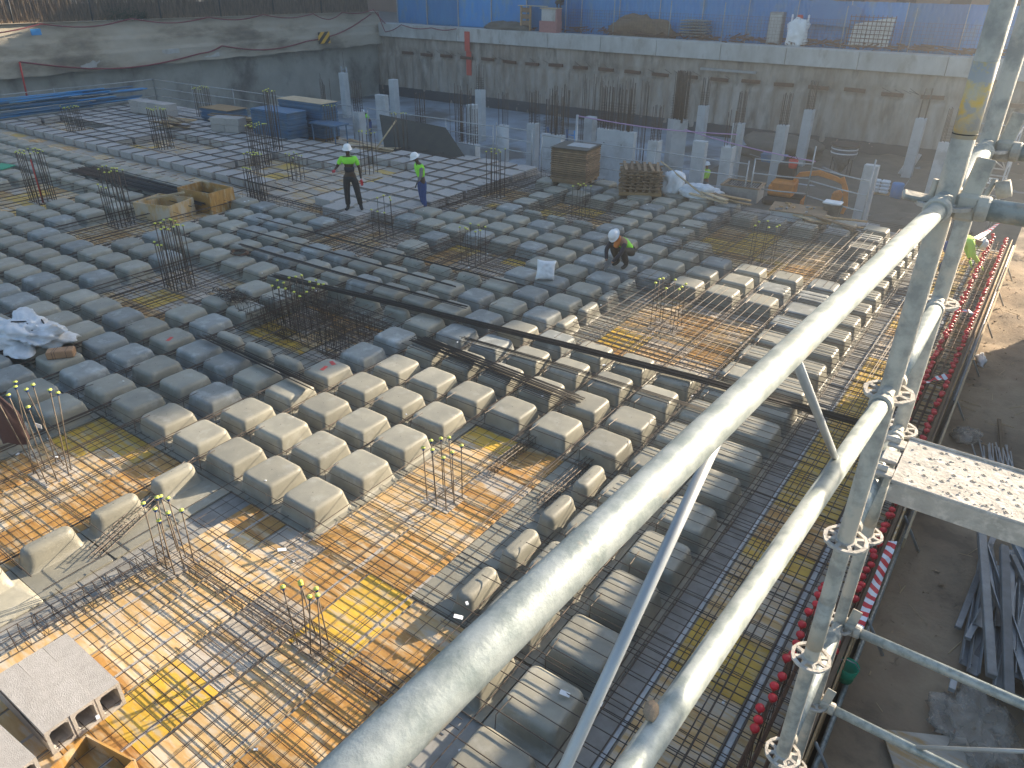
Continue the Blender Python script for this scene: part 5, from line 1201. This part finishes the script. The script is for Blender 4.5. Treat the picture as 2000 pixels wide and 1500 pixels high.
lump('gravel_heap', 'low rubble heap near the wall at the right behind the wide column', 'rubble heap', (4.6, 29.5, -3.05), 1.8, 1.5, .45, 32, 'mud', 3, .3, 0, 48, 20, .8, 2.0)
bd = T('blue_drum', 'blue water drum right of the cut column in the pit', 'drum', (2.9, 33.6, -2.9)); bd.scale = (.7, .7, .8); O('body', MB().lathe([(.36, 0), (.38, .5), (.38, .9), (.34, .95)], 16).mesh('body', True, M['bluesheet']), None, bd); O('tap', MB().tube([(.38, 0, .8), (.6, 0, 1.3)], .03, 5).mesh('tap', mt=M['galvdull']), None, bd)
ws = tag(O('leaning_board', MB().box((0, 0, .6), (.5, .05, 1.3)).mesh('white_panel', mt=M['white']), None, None, (2.2, 39.2, -2.9), (.3, .25, .4)), 'white board leaning by the back wall behind the wide column', 'board')
# blue ladder and profiles on the lower floor
bld = T('ladder', 'two blue frame ladders leaning on the column near the far railing', 'ladder', (-11.4, 26.5, -3))
for dx in (0, 1.1):
    for s_ in (-.22, .22): O('stile', MB().tube([(s_ + dx, 0, 0), (s_ - .7 + dx, .6, 2.6)], .045, 6).mesh('stile', True, M['bluesheet']), None, bld)
    for q in range(6): f = (q + .5) / 6; O('rung', MB().tube([(-.22 - .7 * f + dx, .6 * f, 2.6 * f), (.22 - .7 * f + dx, .6 * f, 2.6 * f)], .025, 5).mesh('rung', mt=M['bluesheet']), None, bld)
lfs = T('profile_stack', 'stack of grey formwork profiles on the lower floor right of the blue ladders', 'profile stack', (-9.4, 27.5, -3))
for k in range(18): O('profile', MB().box((0, 0, 0), (2.3, .14, .05)).mesh('profile', mt=M['steel']) if k == 0 else bpy.data.meshes['profile'], None, lfs, loc=(rnd.uniform(-.1, .1), -.4 + .2 * (k % 5), .05 + .09 * (k // 5)), rot=(0, 0, rnd.uniform(-.03, .03)))
wl = T('ladder', 'grey ladder standing against the left wall behind the blue stacks', 'ladder', (-33.8, 34.0, -3))
for s_ in (-.25, .25): O('stile', MB().tube([(s_, 0, 0), (s_ - .5, .3, 3.3)], .05, 6).mesh('stile', True, M['galvdull']), None, wl)
for q in range(9): f = (q + .5) / 9; O('rung', MB().tube([(-.25 - .5 * f, .3 * f, 3.3 * f), (.25 - .5 * f, .3 * f, 3.3 * f)], .03, 5).mesh('rung', mt=M['galvdull']), None, wl)
# scaffold tower at the right behind the post, with number plate
tw = T('scaffold_tower', 'grey scaffold stair tower seen behind the wedge couplers at the right', 'scaffold tower', (6.6, 24.0, -3))
for x in (5.9, 7.25):
    for y in (24, 26.2): O('post', MB().tube([(x, y, -3), (x, y, 1.95)], .03, 6).mesh('post', True, M['galvdull']), None, tw, world=True)
for z in (-.5, 0.2, .85, 1.35, 1.85):
    for y in (24, 26.2): O('rail', MB().tube([(5.9, y, z), (7.25, y, z)], .025, 6).mesh('rail', True, M['galvdull']), None, tw, world=True)
    O('rail', MB().tube([(7.25, 24, z), (7.25, 26.2, z)], .025, 6).mesh('rail', True, M['galvdull']), None, tw, world=True)
O('brace', MB().tube([(6.5, 24, 1.3), (7.25, 24, .85)], .022, 6).mesh('brace', True, M['galvdull']), None, tw, world=True); O('brace', MB().tube([(6.9, 24, 1.35), (7.2, 24, .9)], .022, 6).mesh('brace', True, M['galvdull']), None, tw, world=True)
sg = T('number_plate', 'small white plate with black digits on the scaffold tower', 'sign', (6.83, 23.93, .47)); O('plate', MB().box((0, 0, 0), (.60, .02, .19)).mesh('plate', mt=M['white']), None, sg, rot=(0, .03, 0))
fc = bpy.data.curves.new('digits', 'FONT'); fc.body = '60 830'; fc.size = .16; fc.align_x = 'CENTER'; fc.align_y = 'CENTER'; fc.extrude = .002; fc.materials.append(M['dark'])
fo_ = bpy.data.objects.new('tmpfont', fc); col.objects.link(fo_); bpy.context.view_layer.update()
fme = bpy.data.meshes.new_from_object(fo_.evaluated_get(bpy.context.evaluated_depsgraph_get())); bpy.data.objects.remove(fo_)
O('digits', fme, None, sg, loc=(0, -.014, 0), rot=(PI / 2, .03, 0))
# ================================================================== THINGS ON THE WALLS
def hose(label, pts, r=.035):
    P = []
    for k in range(len(pts) - 1):
        a, b_ = Vector(pts[k]), Vector(pts[k + 1]); n = 9
        for q in range(n): f = q / n; P.append(a.lerp(b_, f) - Vector((0, 0, .055 * (b_ - a).length * math.sin(PI * f))))
    P.append(Vector(pts[-1])); return tag(O('hose', MB().tube(P, r, 6).mesh('hose', True, M['hose'])), label, 'hose', 'red hoses hung along the walls')
XW = WX + .48
hose('upper red hose looping along the top of the left wall', [(XW, 11, 3.5), (XW - .1, 17.0, 3.55), (XW - .1, 22.3, 3.62), (XW - .1, 27.6, 3.5), (XW - .1, 32, 3.5), (XW - .1, 36.5, 3.4), (XW - .1, 38, 2.95), (XW - .1, 39.4, 3.4), (XW + .1, 42.6, 3.5), (XW + .9, 43.0, 2.5)])
hose('lower red hose sagging below the ledge of the left wall', [(XW, 15.3, 1.75), (XW, 26.5, 1.4), (XW, 28.2, 1.75), (XW, 35.5, 1.6), (XW, 42.4, 3.2)], .045)
hose('short red hose looping over the back wall corner', [(-39, 42.8, 3.3), (-38.4, 42.9, 1.9), (-36.6, 42.9, 2.5), (-33.5, 42.95, 2.4), (-31, 42.95, 2.45)])
o = tag(O('red_strip', MB().tube([(XW, 15.28, 1.75), (XW + .05, 15.1, -.35)], .05, 5).mesh('red_strip', True, M['red'])), 'red pipe hanging vertically at the left end of the left wall', 'pipe')
hz = T('hazard_sign', 'rounded yellow and black striped warning plate on the left wall', 'warning sign', (WX + .52, 37.2, 1.75)); O('plate', MB().box((0, 0, 0), (.05, 1.15, .8), bev=.02).mesh('plate', mt=M['hazard']), None, hz)
pw = tag(O('blue_paint_mark', MB().box((0, 0, 0), (.03, .55, .32), bev=.01).mesh('blue_paint_mark', mt=M['bluesheet']), None, None, (WX + .42, 16.6, 3.17)), 'faded blue paint blob high on the left wall', 'paint mark')
# things at the street edge
pl = T('brick_pillar', 'pink brick pillar with a pale box on the capping beam under the crouching man', 'pillar', (-23.2, 43.9, 2.5)); O('base', MB().box((0, 0, .35), (1.45, .7, .75)).mesh('base', mt=M['pinkplaster']), None, pl); O('box', MB().box((0, 0, 1.1), (1.2, .6, .8), bev=.03).mesh('box', mt=M['cap']), None, pl); O('lid', MB().box((0, 0, 1.52), (1.4, .75, .06)).mesh('lid', mt=M['woodpale']), None, pl); O('side_strip', MB().box((.68, -.05, 1.1), (.12, .62, .8)).mesh('side_strip', mt=M['pinkplaster']), None, pl)
o = T('trestle', 'yellow timber trestle with boards left of the pink pillar', 'trestle', (-25.0, 44.0, 2.5)); O('board', MB().box((.2, 0, 1.62), (2.4, .3, .05)).mesh('board', mt=M['yband']), None, o)
for x in (-.8, 0): O('leg', MB().box((x, 0, .8), (.12, .12, 1.6)).mesh('leg', mt=M['wood']), None, o)
for q in range(3): O('cross_board', MB().box((-.4, 0, .5 + q * .42), (.9, .06, .3)).mesh('cross_board', mt=M['woodold']), None, o)
wb = T('white_bulk_bag', 'tall white bulk bag hanging open on the street edge with a red item on top', 'bulk bag', (-6.15, 44.6, 2.5))
O('bag', lump('tmp', 'x', 'y', (0, 0, 0), .55, .45, .75, 17, 'white', 4, .8, 0, 40, 24, .45, 5).data, None, wb)
bpy.data.objects.remove([o_ for o_ in col.objects if o_.name.startswith('tmp')][0])
O('red_item', MB().box((0, 0, 1.5), (.3, .25, .3), bev=.05).mesh('red_item', mt=M['red']), None, wb)
for s_ in (-.45, .5): O('handle', MB().box((s_, 0, 1.45), (.1, .1, .45), bev=.03).mesh('handle', mt=M['white']), None, wb)
lump('brown_heap', 'brown heap of earth behind the mesh fence at the street', 'earth heap', (-17.0, 45.6, 2.3), 2.4, .8, 1.3, 41, 'woodold', 3, .1, 0, 36, 16, .8, 2.2)
lump('dark_sheet_heap', 'dark crumpled sheet lying on the left part of the capping beam', 'sheet', (-27.2, 44.2, 2.45), 1.9, .6, .5, 43, 'mud', 3, .1, 0, 36, 16, 1.0, 2.2)
pst = T('prop_pallet', 'pale stack of props on a pallet behind the mesh fence', 'prop stack', (-13.1, 45.4, 2.4))
for q in range(6):
    for s_ in range(12): O('prop', MB().tube([(0, 0, 0), (.02, 1.2, 0)], .045, 5).mesh('prop2', True, M['galv']) if (q, s_) == (0, 0) else bpy.data.meshes['prop2'], None, pst, loc=(-.8 + s_ * .145, -.3, .3 + q * .17), rot=(rnd.uniform(-.03, .03), 0, rnd.uniform(-.05, .05)))
wg = T('bright_panel', 'bright white panel behind a square wire grid on the street edge', 'panel', (-2.2, 45.2, 2.45)); O('panel', fixn(MB().prism([(-1.1, .2), (1.05, .2), (1.15, 1.75), (-1.0, 1.3)], -.02, .02).mesh('panel_w', mt=M['white'])), None, wg, rot=(PI / 2, 0, 0))
for q in range(11): O('grid_wire', MB().tube([(-1.2 + q * .24, -.1, .1), (-1.2 + q * .24, -.1, 1.8)], .02, 4).mesh('grid_wire', mt=M['rebarrust']), None, wg)
for q in range(8): O('grid_wire', MB().tube([(-1.25, -.12, .15 + q * .22), (1.25, -.12, .15 + q * .22)], .02, 4).mesh('grid_wire', mt=M['rebarrust']), None, wg)
b = MB()
for k in range(420):
    x = rnd.uniform(-28, 8); y = rnd.uniform(43.8, 46.2); a = rnd.uniform(0, PI); L = rnd.uniform(.2, 1.6); b.tube([(x, y, 2.52 + rnd.uniform(0, .3)), (x + L * math.cos(a), y + .4 * L * math.sin(a), 2.52 + rnd.uniform(0, .35))], rnd.uniform(.01, .05), 4)
o = O('street_clutter', b.mesh('street_clutter', mt=M['rebarrust'])); tag(o, 'rusty bars and scraps littering the street edge along the mesh fence', 'scrap'); o['kind'] = 'stuff'
gc = T('green_bin', 'grey green machine cabinet left of the tall white bag', 'cabinet', (-7.6, 45.0, 2.45)); O('body', MB().box((0, 0, .9), (.85, .6, 1.8), bev=.05).mesh('body', mt=M['steel']), None, gc); O('door', MB().box((0, -.31, .9), (.7, .02, 1.5)).mesh('door', mt=M['galvdull']), None, gc)
bt2 = tag(O('blue_tarp', fixn(MB().prism([(-1.4, 0), (1.6, .1), (1.5, 1.2), (-1.3, 1.5)], -.02, .02).mesh('blue_tarp', mt=M['bluesheet'])), None, None, (-4.8, 46.3, 3.5), (PI / 2, .1, 0)), 'bright blue tarpaulin hung over the fence behind the white bag', 'tarpaulin')
# ================================================================== PATH THINGS
pf_ = T('profile_pile', 'pile of galvanised channel profiles and bars on the path at the right edge', 'profile pile', (9.45, 3.6, -.25))
cm = MB(); cm.box((0, 0, 0), (.012, 1, .07)); cm.box((.05, 0, -.03), (.1, 1, .008)); cm.box((.10, 0, 0), (.012, 1, .07)); cme = cm.mesh('channel', mt=M['galvdull'])
sqm = MB().box((0, 0, 0), (.07, 1, .045), bev=.004).mesh('square_bar', mt=M['steel'])
for k in range(24):
    O('profile', cme if k % 2 else sqm, None, pf_, loc=(rnd.uniform(-.35, .5), rnd.uniform(-.7, .6), .03 + .014 * k), rot=(rnd.uniform(-.04, .04), rnd.uniform(-.2, .2), rnd.uniform(-.22, .10) + (.35 if k > 19 else 0)), sc=(1, rnd.uniform(1.4, 2.4), 1))
for k, (x, y, a, L) in enumerate([(-.28, -.2, .16, 2.6), (-.05, -.5, .12, 2.5)]): O('profile', sqm, None, pf_, loc=(x, y, .42 + .01 * k), rot=(.02, .1, a), sc=(1.3, L, 1.5))
mp_ = T('mesh_sheets', 'small bundle of thin steel rods lying on the path above the profile pile', 'rod bundle', (9.1, 6.6, -.27), .2)
for k in range(16): O('rod', MB().tube([(0, 0, 0), (0, 1.1, 0)], .012, 5).mesh('rod', True, M['galvdull']) if k == 0 else bpy.data.meshes['rod'], None, mp_, loc=(-.2 + k * .03, rnd.uniform(-.2, .1), .03), rot=(0, 0, rnd.uniform(-.1, .1)))
lb = tag(O('long_batten', MB().box((0, 0, 0), (.05, 2.1, .03)).mesh('long_batten', mt=M['woodold']), None, None, (9.05, 7.6, -.25), (0, 0, .14)), 'long thin grey batten lying on the path near the rod bundle', 'batten')
lump('plastic_bag', 'crumpled translucent plastic bag on the path by the lower scaffold tubes', 'plastic bag', (9.38, 1.75, -.30), .34, .48, .16, 51, 'film', 5, .3, .4, 56, 24, 1.6, 2.2)
lump('plastic_bag', 'small crumpled clear plastic wrap on the path beside the edge beam', 'plastic wrap', (8.52, 7.75, -.30), .20, .22, .13, 52, 'film', 6, .3, 0, 44, 20, 1.6, 2.2)
lump('white_rag', 'white crumpled rag beside the timber edge in the sunlit stretch of the path', 'rag', (8.36, 11.0, -.28), .09, .25, .07, 53, 'white', 5, .3, .1, 28, 12, 1.4, 2.2)
rl = T('bent_tube', 'bent white bracket lying on the plastic bag at the lower right', 'bracket', (9.2, 2.2, -.12)); O('arm', MB().box((.25, 0, 0), (.8, .07, .05)).mesh('arm', mt=M['galvdull']), None, rl, rot=(0, 0, .12)); O('foot', MB().box((-.1, -.1, 0), (.06, .25, .05)).mesh('foot', mt=M['galvdull']), None, rl)
gp_ = tag(O('grey_board', MB().box((0, 0, 0), (.8, .75, .02)).mesh('grey_board', mt=M['plyG']), None, None, (9.15, 1.05, -.27), (.03, 0, .5)), 'grey brown board lying on the path at the bottom right corner', 'board')
b = MB(); rp_ = random.Random(12)
for k in range(2600):
    x = 8.3 + 4 * rp_.random() ** 1.3; y = rp_.uniform(-4, 24); s_ = rp_.uniform(.008, .03) if rp_.random() < .93 else rp_.uniform(.03, .07); z = pathh(x, y)
    P = [Vector((rp_.uniform(-1, 1), rp_.uniform(-1, 1), rp_.uniform(-.3, .6))) * s_ + Vector((x, y, z)) for _ in range(4)]
    b.add(P, [(0, 1, 2), (0, 2, 3), (0, 3, 1), (1, 3, 2)])
o = O('gravel', fixn(b.mesh('gravel', mt=M['dirt']))); tag(o, 'loose gravel and clods scattered over the dirt path', 'gravel'); o['kind'] = 'stuff'
b = MB()
for k in range(260):
    x = 8.3 + 3 * rp_.random(); y = rp_.uniform(-3, 20); a = rp_.uniform(0, PI); L = rp_.uniform(.05, .35); z = pathh(x, y) + .01
    b.tube([(x, y, z), (x + L * math.cos(a), y + L * math.sin(a), z + .01)], rp_.uniform(.003, .008), 4)
o = O('twigs', b.mesh('twigs', mt=M['woodpale'])); tag(o, 'small sticks and wire ends strewn over the path', 'twigs'); o['kind'] = 'stuff'
# scraps on the deck
b = MB()
for k in range(240):
    x = rnd.uniform(-12, 8); y = rnd.uniform(-4, 16); s_ = rnd.uniform(.012, .035)
    b.box((x, y, .01 + (.0 if rnd.random() < .8 else .3)), (s_ * 1.6, s_, .012), rnd.uniform(0, 3))
o = O('paper_scraps', b.mesh('paper_scraps', mt=M['white'])); tag(o, 'tiny white scraps of paper and plastic strewn over the deck', 'scraps'); o['kind'] = 'stuff'
for x, y, a, lab in ((6.05, -.72, .3, 'pair of white paper tags on the mould next to the bottom guardrail, upper one'), (6.35, -.62, .2, 'white paper tag folded over a bar beside the bottom mould'), (4.6, -.55, .5, 'white spacer on the bars left of the thick guardrail'), (2.2, -.95, 1, 'white tag near the capped bars at the lower left')):
    tag(O('tag', MB().box((0, 0, 0), (.10, .05, .004), bev=.001).mesh('tag', mt=M['white']), None, None, (x, y, .33 if x > 5 else .3 if x > 4 else .27), (.1, .2, a)), lab, 'tag')
# ================================================================== PEOPLE
def skin_obj(name, verts, edges, radii, mt, parent, sub=2):
    me = bpy.data.meshes.new(name); me.from_pydata([tuple(v) for v in verts], edges, []); me.update(); me.materials.append(M[mt])
    o = bpy.data.objects.new(name, me); col.objects.link(o); o.parent = parent
    m_ = o.modifiers.new('skin', 'SKIN'); m_.use_smooth_shade = True
    sv = me.skin_vertices[0].data
    for k, r_ in enumerate(radii): sv[k].radius = (r_, r_) if not isinstance(r_, tuple) else r_
    sv[0].use_root = True
    s_ = o.modifiers.new('sub', 'SUBSURF'); s_.levels = sub; s_.render_levels = sub
    return o
def person(label, loc, rz, P, colr, group=None, sc=1.0):
    """P: joints in local space, facing +Y. colr: dict of materials"""
    t = T('person', label, 'person', loc, rz, group); t.scale = (sc, sc, sc)
    J = {k: Vector(v) for k, v in P.items()}
    V = []; E_ = []; Rr = []
    def add(p, r, par=None):
        V.append(p); Rr.append(r)
        if par is not None: E_.append((par, len(V) - 1))
        return len(V) - 1
    pe = add(J['pelvis'], (.13, .10)); ch = add(J['pelvis'].lerp(J['neck'], .45), (.12, .095), pe); c2 = add(J['pelvis'].lerp(J['neck'], .8), (.14, .10), ch); ne = add(J['neck'], .055, c2); n2 = add(J['neck'].lerp(J['head'], .45), .052, ne); hd = add(J['head'], (.078, .092), n2); ht_ = add(J['head'] + (J['head'] - J['neck']).normalized() * .09, (.07, .08), hd)
    add(J['head'] + J['face'].normalized() * .098 + Vector((0, 0, -.01)), .012, hd)
    for s_ in 'LR':
        sh_ = add(J['sh' + s_], .058, c2); el = add(J['el' + s_], .041, sh_); wr = add(J['wr' + s_], .027, el)
        hip = add(J['pelvis'].lerp(J['kn' + s_], .12) + (J['hip' + s_] - J['pelvis']) * .9, .085, pe); kn = add(J['kn' + s_], .058, hip); an = add(J['an' + s_], .038, kn)
    skin_obj('body', V, E_, Rr, colr['skin'], t)
    # trousers
    tv = [J['pelvis'] + Vector((0, 0, .06)), J['pelvis']]; te = [(0, 1)]; tr = [(.150, .118), (.155, .125)]
    for s_ in 'LR':
        h_ = J['pelvis'].lerp(J['kn' + s_], .15) + (J['hip' + s_] - J['pelvis']) * .9; k0 = len(tv)
        tv += [h_, h_.lerp(J['kn' + s_], .5), J['kn' + s_], J['kn' + s_].lerp(J['an' + s_], .5), J['an' + s_].lerp(J['kn' + s_], .06)]; tr += [.118, .104, .088, .082, .074]
        te += [(1, k0), (k0, k0 + 1), (k0 + 1, k0 + 2), (k0 + 2, k0 + 3), (k0 + 3, k0 + 4)]
    skin_obj('trousers', tv, te, tr, colr['legs'], t)
    # lower shirt
    a_, b_ = J['pelvis'], J['neck']
    if colr.get('belly'):
        skin_obj('shirt_lower', [a_.lerp(b_, .12), a_.lerp(b_, .34), a_.lerp(b_, .52)], [(0, 1), (1, 2)], [(.152, .118), (.150, .115), (.155, .118)], colr['belly'], t)
    tv = [a_.lerp(b_, colr.get('v0', .5)), a_.lerp(b_, .72), a_.lerp(b_, .9)]; te = [(0, 1), (1, 2)]; tr = [(.157, .122), (.175, .130), (.115, .090)]
    if colr.get('sleeve', True):
        for s_ in 'LR':
            k0 = len(tv); f = colr.get('slen', .62); tv += [J['sh' + s_], J['sh' + s_].lerp(J['el' + s_], f)]; tr += [.078, .064]; te += [(1, k0), (k0, k0 + 1)]
            if f >= 1: tv += [J['wr' + s_].lerp(J['el' + s_], .12)]; tr += [.042]; te += [(k0 + 1, k0 + 2)]
    skin_obj('vest', tv, te, tr, colr['top'], t)
    if colr.get('arms'):
        for s_ in 'LR':
            skin_obj('sleeve', [J['sh' + s_], J['el' + s_], J['wr' + s_].lerp(J['el' + s_], .1)], [(0, 1), (1, 2)], [.064, .052, .038], colr['arms'], t)
    if colr.get('band'): skin_obj('reflective_band', [a_.lerp(b_, .60), a_.lerp(b_, .64)], [(0, 1)], [(.172, .133), (.172, .133)], 'reflect', t, 2)
    if colr.get('scarf'): skin_obj('scarf', [J['neck'] + Vector((0, .0, -.03)), J['neck'].lerp(J['head'], .5), J['neck'] + J['face'] * .15 + Vector((0, 0, -.09))], [(0, 1), (0, 2)], [.085, .075, .06], colr['scarf'], t)
    for s_ in 'LR':
        d = (J['wr' + s_] - J['el' + s_]).normalized(); side = d.cross(Vector((0, 0, 1))); side = side.normalized() if side.length > .1 else Vector((1, 0, 0))
        w_ = J['wr' + s_]; hv = [w_, w_ + d * .05, w_ + d * .085]; he = [(0, 1), (1, 2)]; hr = [.024, (.040, .020), (.040, .018)]
        for q in range(4):
            off = side * (.030 - .020 * q); k0 = len(hv); ln = (.060, .072, .068, .052)[q]
            hv += [w_ + d * .10 + off, w_ + d * (.10 + ln * .6) + off + Vector((0, 0, -.012)), w_ + d * (.10 + ln * .8) + off + Vector((0, 0, -.035))]; hr += [.0105, .0095, .0085]; he += [(2, k0), (k0, k0 + 1), (k0 + 1, k0 + 2)]
        k0 = len(hv); hv += [w_ + d * .045 + side * .045, w_ + d * .085 + side * .062 + Vector((0, 0, -.01))]; hr += [.012, .0095]; he += [(1, k0), (k0, k0 + 1)]
        skin_obj('hand', hv, he, hr, colr.get('hands', colr['skin']), t, 1)
        an = J['an' + s_]; f_ = J['ft' + s_]
        skin_obj('boot', [an + Vector((0, 0, .07)), an + Vector((0, 0, -.02)), an.lerp(f_, .45) + Vector((0, 0, -.03)), f_], [(0, 1), (1, 2), (2, 3)], [.055, .055, (.05, .042), (.045, .032)], 'blackcloth', t, 1)
    up = (J['head'] - J['neck']).normalized(); fw = J['face'].normalized(); q = up.to_track_quat('Z', 'Y')
    hz_ = MB().lathe([(.165, -.005), (.150, .0), (.128, .012), (.126, .05), (.112, .09), (.08, .122), (.035, .138), (.001, .141)], 24).mesh('helmet', True, M[colr.get('helmet', 'helmet')])
    hz_.transform(Matrix.Diagonal((.86, 1, 1, 1)))
    X_ = fw.cross(up).normalized(); Y_ = up.cross(X_).normalized()
    ho = O('helmet', hz_, None, t); ho.matrix_local = Matrix.Translation(J['head'] + up * .045) @ Matrix((X_, Y_, up)).transposed().to_4x4()
    for s_ in (-1, 1):
        O('ear', MB().lathe([(.001, -.01), (.02, -.006), (.02, .006), (.001, .01)], 8, m=Matrix.Rotation(PI / 2, 3, 'Y')).mesh('ear', True, M[colr['skin']]), None, t, loc=J['head'] + X_ * s_ * .082 - Y_ * .01, sc=(1, 1, 1.4))
        O('eye', MB().lathe([(.001, -.012), (.012, -.004), (.012, .004), (.001, .012)], 8).mesh('eye', True, M['dark']), None, t, loc=J['head'] + X_ * s_ * .032 + Y_ * .082 + up * .018)
    O('mouth', MB().box((0, 0, 0), (.045, .012, .010), bev=.003).mesh('mouth', mt=M['hose']), None, t, loc=J['head'] + Y_ * .085 - up * .05, rot=(0, 0, math.atan2(X_.y, X_.x)))
    return t
STAND = dict(pelvis=(0, 0, .95), neck=(0, .01, 1.46), head=(0, .03, 1.62), face=Vector((0, 1, -.1)), shL=(-.19, 0, 1.40), shR=(.19, 0, 1.40), elL=(-.25, -.02, 1.12), elR=(.25, -.02, 1.12), wrL=(-.27, .06, .86), wrR=(.27, .06, .86),
             hipL=(-.10, 0, .93), hipR=(.10, 0, .93), knL=(-.11, .03, .50), knR=(.11, .03, .50), anL=(-.12, 0, .09), anR=(.12, 0, .09), ftL=(-.14, .17, .035), ftR=(.14, .17, .035))
def pose(**k): d = dict(STAND); d.update(k); return d
camdir = lambda x, y: math.atan2(CP.y - y, CP.x - x) - PI / 2
# man in green shirt, facing the camera, right arm bent forward pointing
a = camdir(-7.73, 9.74)
person('man in green and navy shirt, black trousers and white helmet standing on a block', (-7.73, 9.74, .255), a - .12, pose(elR=(.33, .02, 1.18), wrR=(.36, .26, 1.16), elL=(-.27, -.03, 1.12), wrL=(-.30, .03, .85), knL=(-.17, .04, .50), anL=(-.22, -.01, .09), ftL=(-.27, .15, .035), anR=(.13, 0, .09), ftR=(.19, .16, .035), knR=(.12, .03, .5)),
       dict(skin='skind', legs='blackcloth', belly='navy', top='hiviz', v0=.52, slen=.72, hands='redcap'), sc=1.03)
a = camdir(-6.6, 11.4)
person('man in yellow vest and blue trousers turned left beside the block field, white helmet', (-6.55, 11.45, .02), a - 1.15, pose(pelvis=(0, 0, .93), neck=(0, .10, 1.42), head=(0, .17, 1.56), face=Vector((0, 1, -.35)), shL=(-.18, .08, 1.36), shR=(.18, .06, 1.36), elR=(.20, -.16, 1.15), wrR=(.14, -.12, .95), elL=(-.22, .12, 1.1), wrL=(-.18, .22, .92), anR=(.1, -.08, .09), ftR=(.1, .08, .035), knR=(.1, .0, .5)),
       dict(skin='skind', legs='jeans', belly='greycloth', top='hiviz', v0=.10, slen=.45, arms='greycloth', hands='dark', band=True), sc=1.0)
a = camdir(.87, 10.0)
person('squatting worker in green vest with orange scarf and white helmet tying bars', (.87, 10.05, .30), a - .75, dict(pelvis=Vector((0, -.26, .33)), neck=(0, .14, .70), head=(0, .28, .78), face=Vector((0, .8, -.75)), shL=(-.18, .12, .64), shR=(.18, .12, .64), elL=(-.22, .30, .42), elR=(.22, .30, .42), wrL=(-.08, .42, .20), wrR=(.08, .42, .20),
       hipL=(-.1, -.24, .33), hipR=(.1, -.24, .33), knL=(-.17, .17, .46), knR=(.17, .17, .46), anL=(-.13, -.02, .10), anR=(.13, -.02, .10), ftL=(-.15, .15, .04), ftR=(.15, .15, .04)),
       dict(skin='skinm', legs='blackcloth', top='hiviz', v0=.05, sleeve=False, arms='navy', hands='greycloth', scarf='orangecloth', band=True), sc=1.02)
person('worker in bright yellow top bending over the red caps at the right', (7.15, 14.8, .05), -1.25, dict(pelvis=Vector((0, -.25, .78)), neck=(0, .27, .92), head=(0, .42, .86), face=Vector((0, .5, -.9)), shL=(-.19, .2, .90), shR=(.19, .2, .90), elL=(-.24, .26, .62), elR=(.24, .30, .62), wrL=(-.15, .38, .38), wrR=(.22, .5, .42),
       hipL=(-.1, -.24, .76), hipR=(.1, -.24, .76), knL=(-.13, -.05, .42), knR=(.13, -.02, .42), anL=(-.13, -.2, .09), anR=(.13, -.2, .09), ftL=(-.14, -.03, .035), ftR=(.14, -.03, .035)),
       dict(skin='skinm', legs='jeans', top='hiviz2', v0=.12, slen=1.0, hands='hiviz2'))
person('far worker in green vest leaning on the lower floor between the left columns', (-27.6, 29.9, -3), camdir(-27.6, 29.9) - 1.2, pose(neck=(0, .25, 1.38), head=(0, .36, 1.46), shL=(-.18, .2, 1.32), shR=(.18, .2, 1.32), elL=(-.2, .4, 1.12), elR=(.2, .4, 1.12), wrL=(-.18, .62, 1.0), wrR=(.18, .62, 1.0), face=Vector((0, 1, -.6))),
       dict(skin='skind', legs='jeans', top='hiviz', v0=.15, slen=.8, hands='skind'))
person('far worker in pale yellow vest standing on the lower floor left of the excavator', (-4.35, 28.3, -3), camdir(-4.35, 28.3) - 1.0, pose(elL=(-.2, .15, 1.15), wrL=(-.15, .38, 1.05)), dict(skin='skinm', legs='greycloth', top='hiviz2', v0=.1, slen=1.0, hands='skinm', belly='hiviz2'))
person('worker hidden behind the blue panel stack, only helmet and green shoulder showing', (-30.2, 27.6, -3), camdir(-30.2, 27.6), pose(), dict(skin='skind', legs='navy', top='hiviz', v0=.2, slen=.8, hands='skind'))
person('man in dark clothes with yellow vest straps crouching on the pink pillar', (-22.7, 44.1, 4.05), camdir(-22.7, 44.1) + 2.6, dict(pelvis=Vector((0, -.2, .35)), neck=(0, .1, .78), head=(0, .22, .88), face=Vector((0, .9, -.5)), shL=(-.18, .08, .72), shR=(.18, .08, .72), elL=(-.22, .28, .5), elR=(.22, .28, .5), wrL=(-.1, .42, .3), wrR=(.1, .42, .3),
       hipL=(-.1, -.2, .33), hipR=(.1, -.2, .33), knL=(-.17, .17, .46), knR=(.17, .17, .46), anL=(-.13, -.02, .10), anR=(.13, -.02, .10), ftL=(-.15, .15, .04), ftR=(.15, .15, .04)), dict(skin='skind', legs='blackcloth', top='hiviz', v0=.3, slen=.3, arms='navy', hands='skind'))
# ================================================================== HAZE
HAZE = 0.0034
hm_ = bpy.data.materials.new('haze_air'); hm_.use_nodes = True; n_ = hm_.node_tree.nodes; n_.clear()
ov = n_.new('ShaderNodeOutputMaterial'); pv = n_.new('ShaderNodeVolumePrincipled'); pv.inputs['Density'].default_value = HAZE; pv.inputs['Color'].default_value = (.86, .90, .95, 1); pv.inputs['Anisotropy'].default_value = .72
hm_.node_tree.links.new(pv.outputs[0], ov.inputs['Volume'])
ho = O('haze', MB().box((-15, 24, 14.5), (140, 130, 37)).mesh('haze', mt=hm_)); ho['kind'] = 'stuff'; tag(ho, 'thin bluish haze filling the air over the site', 'haze')
S.cycles.volume_bounces = 0
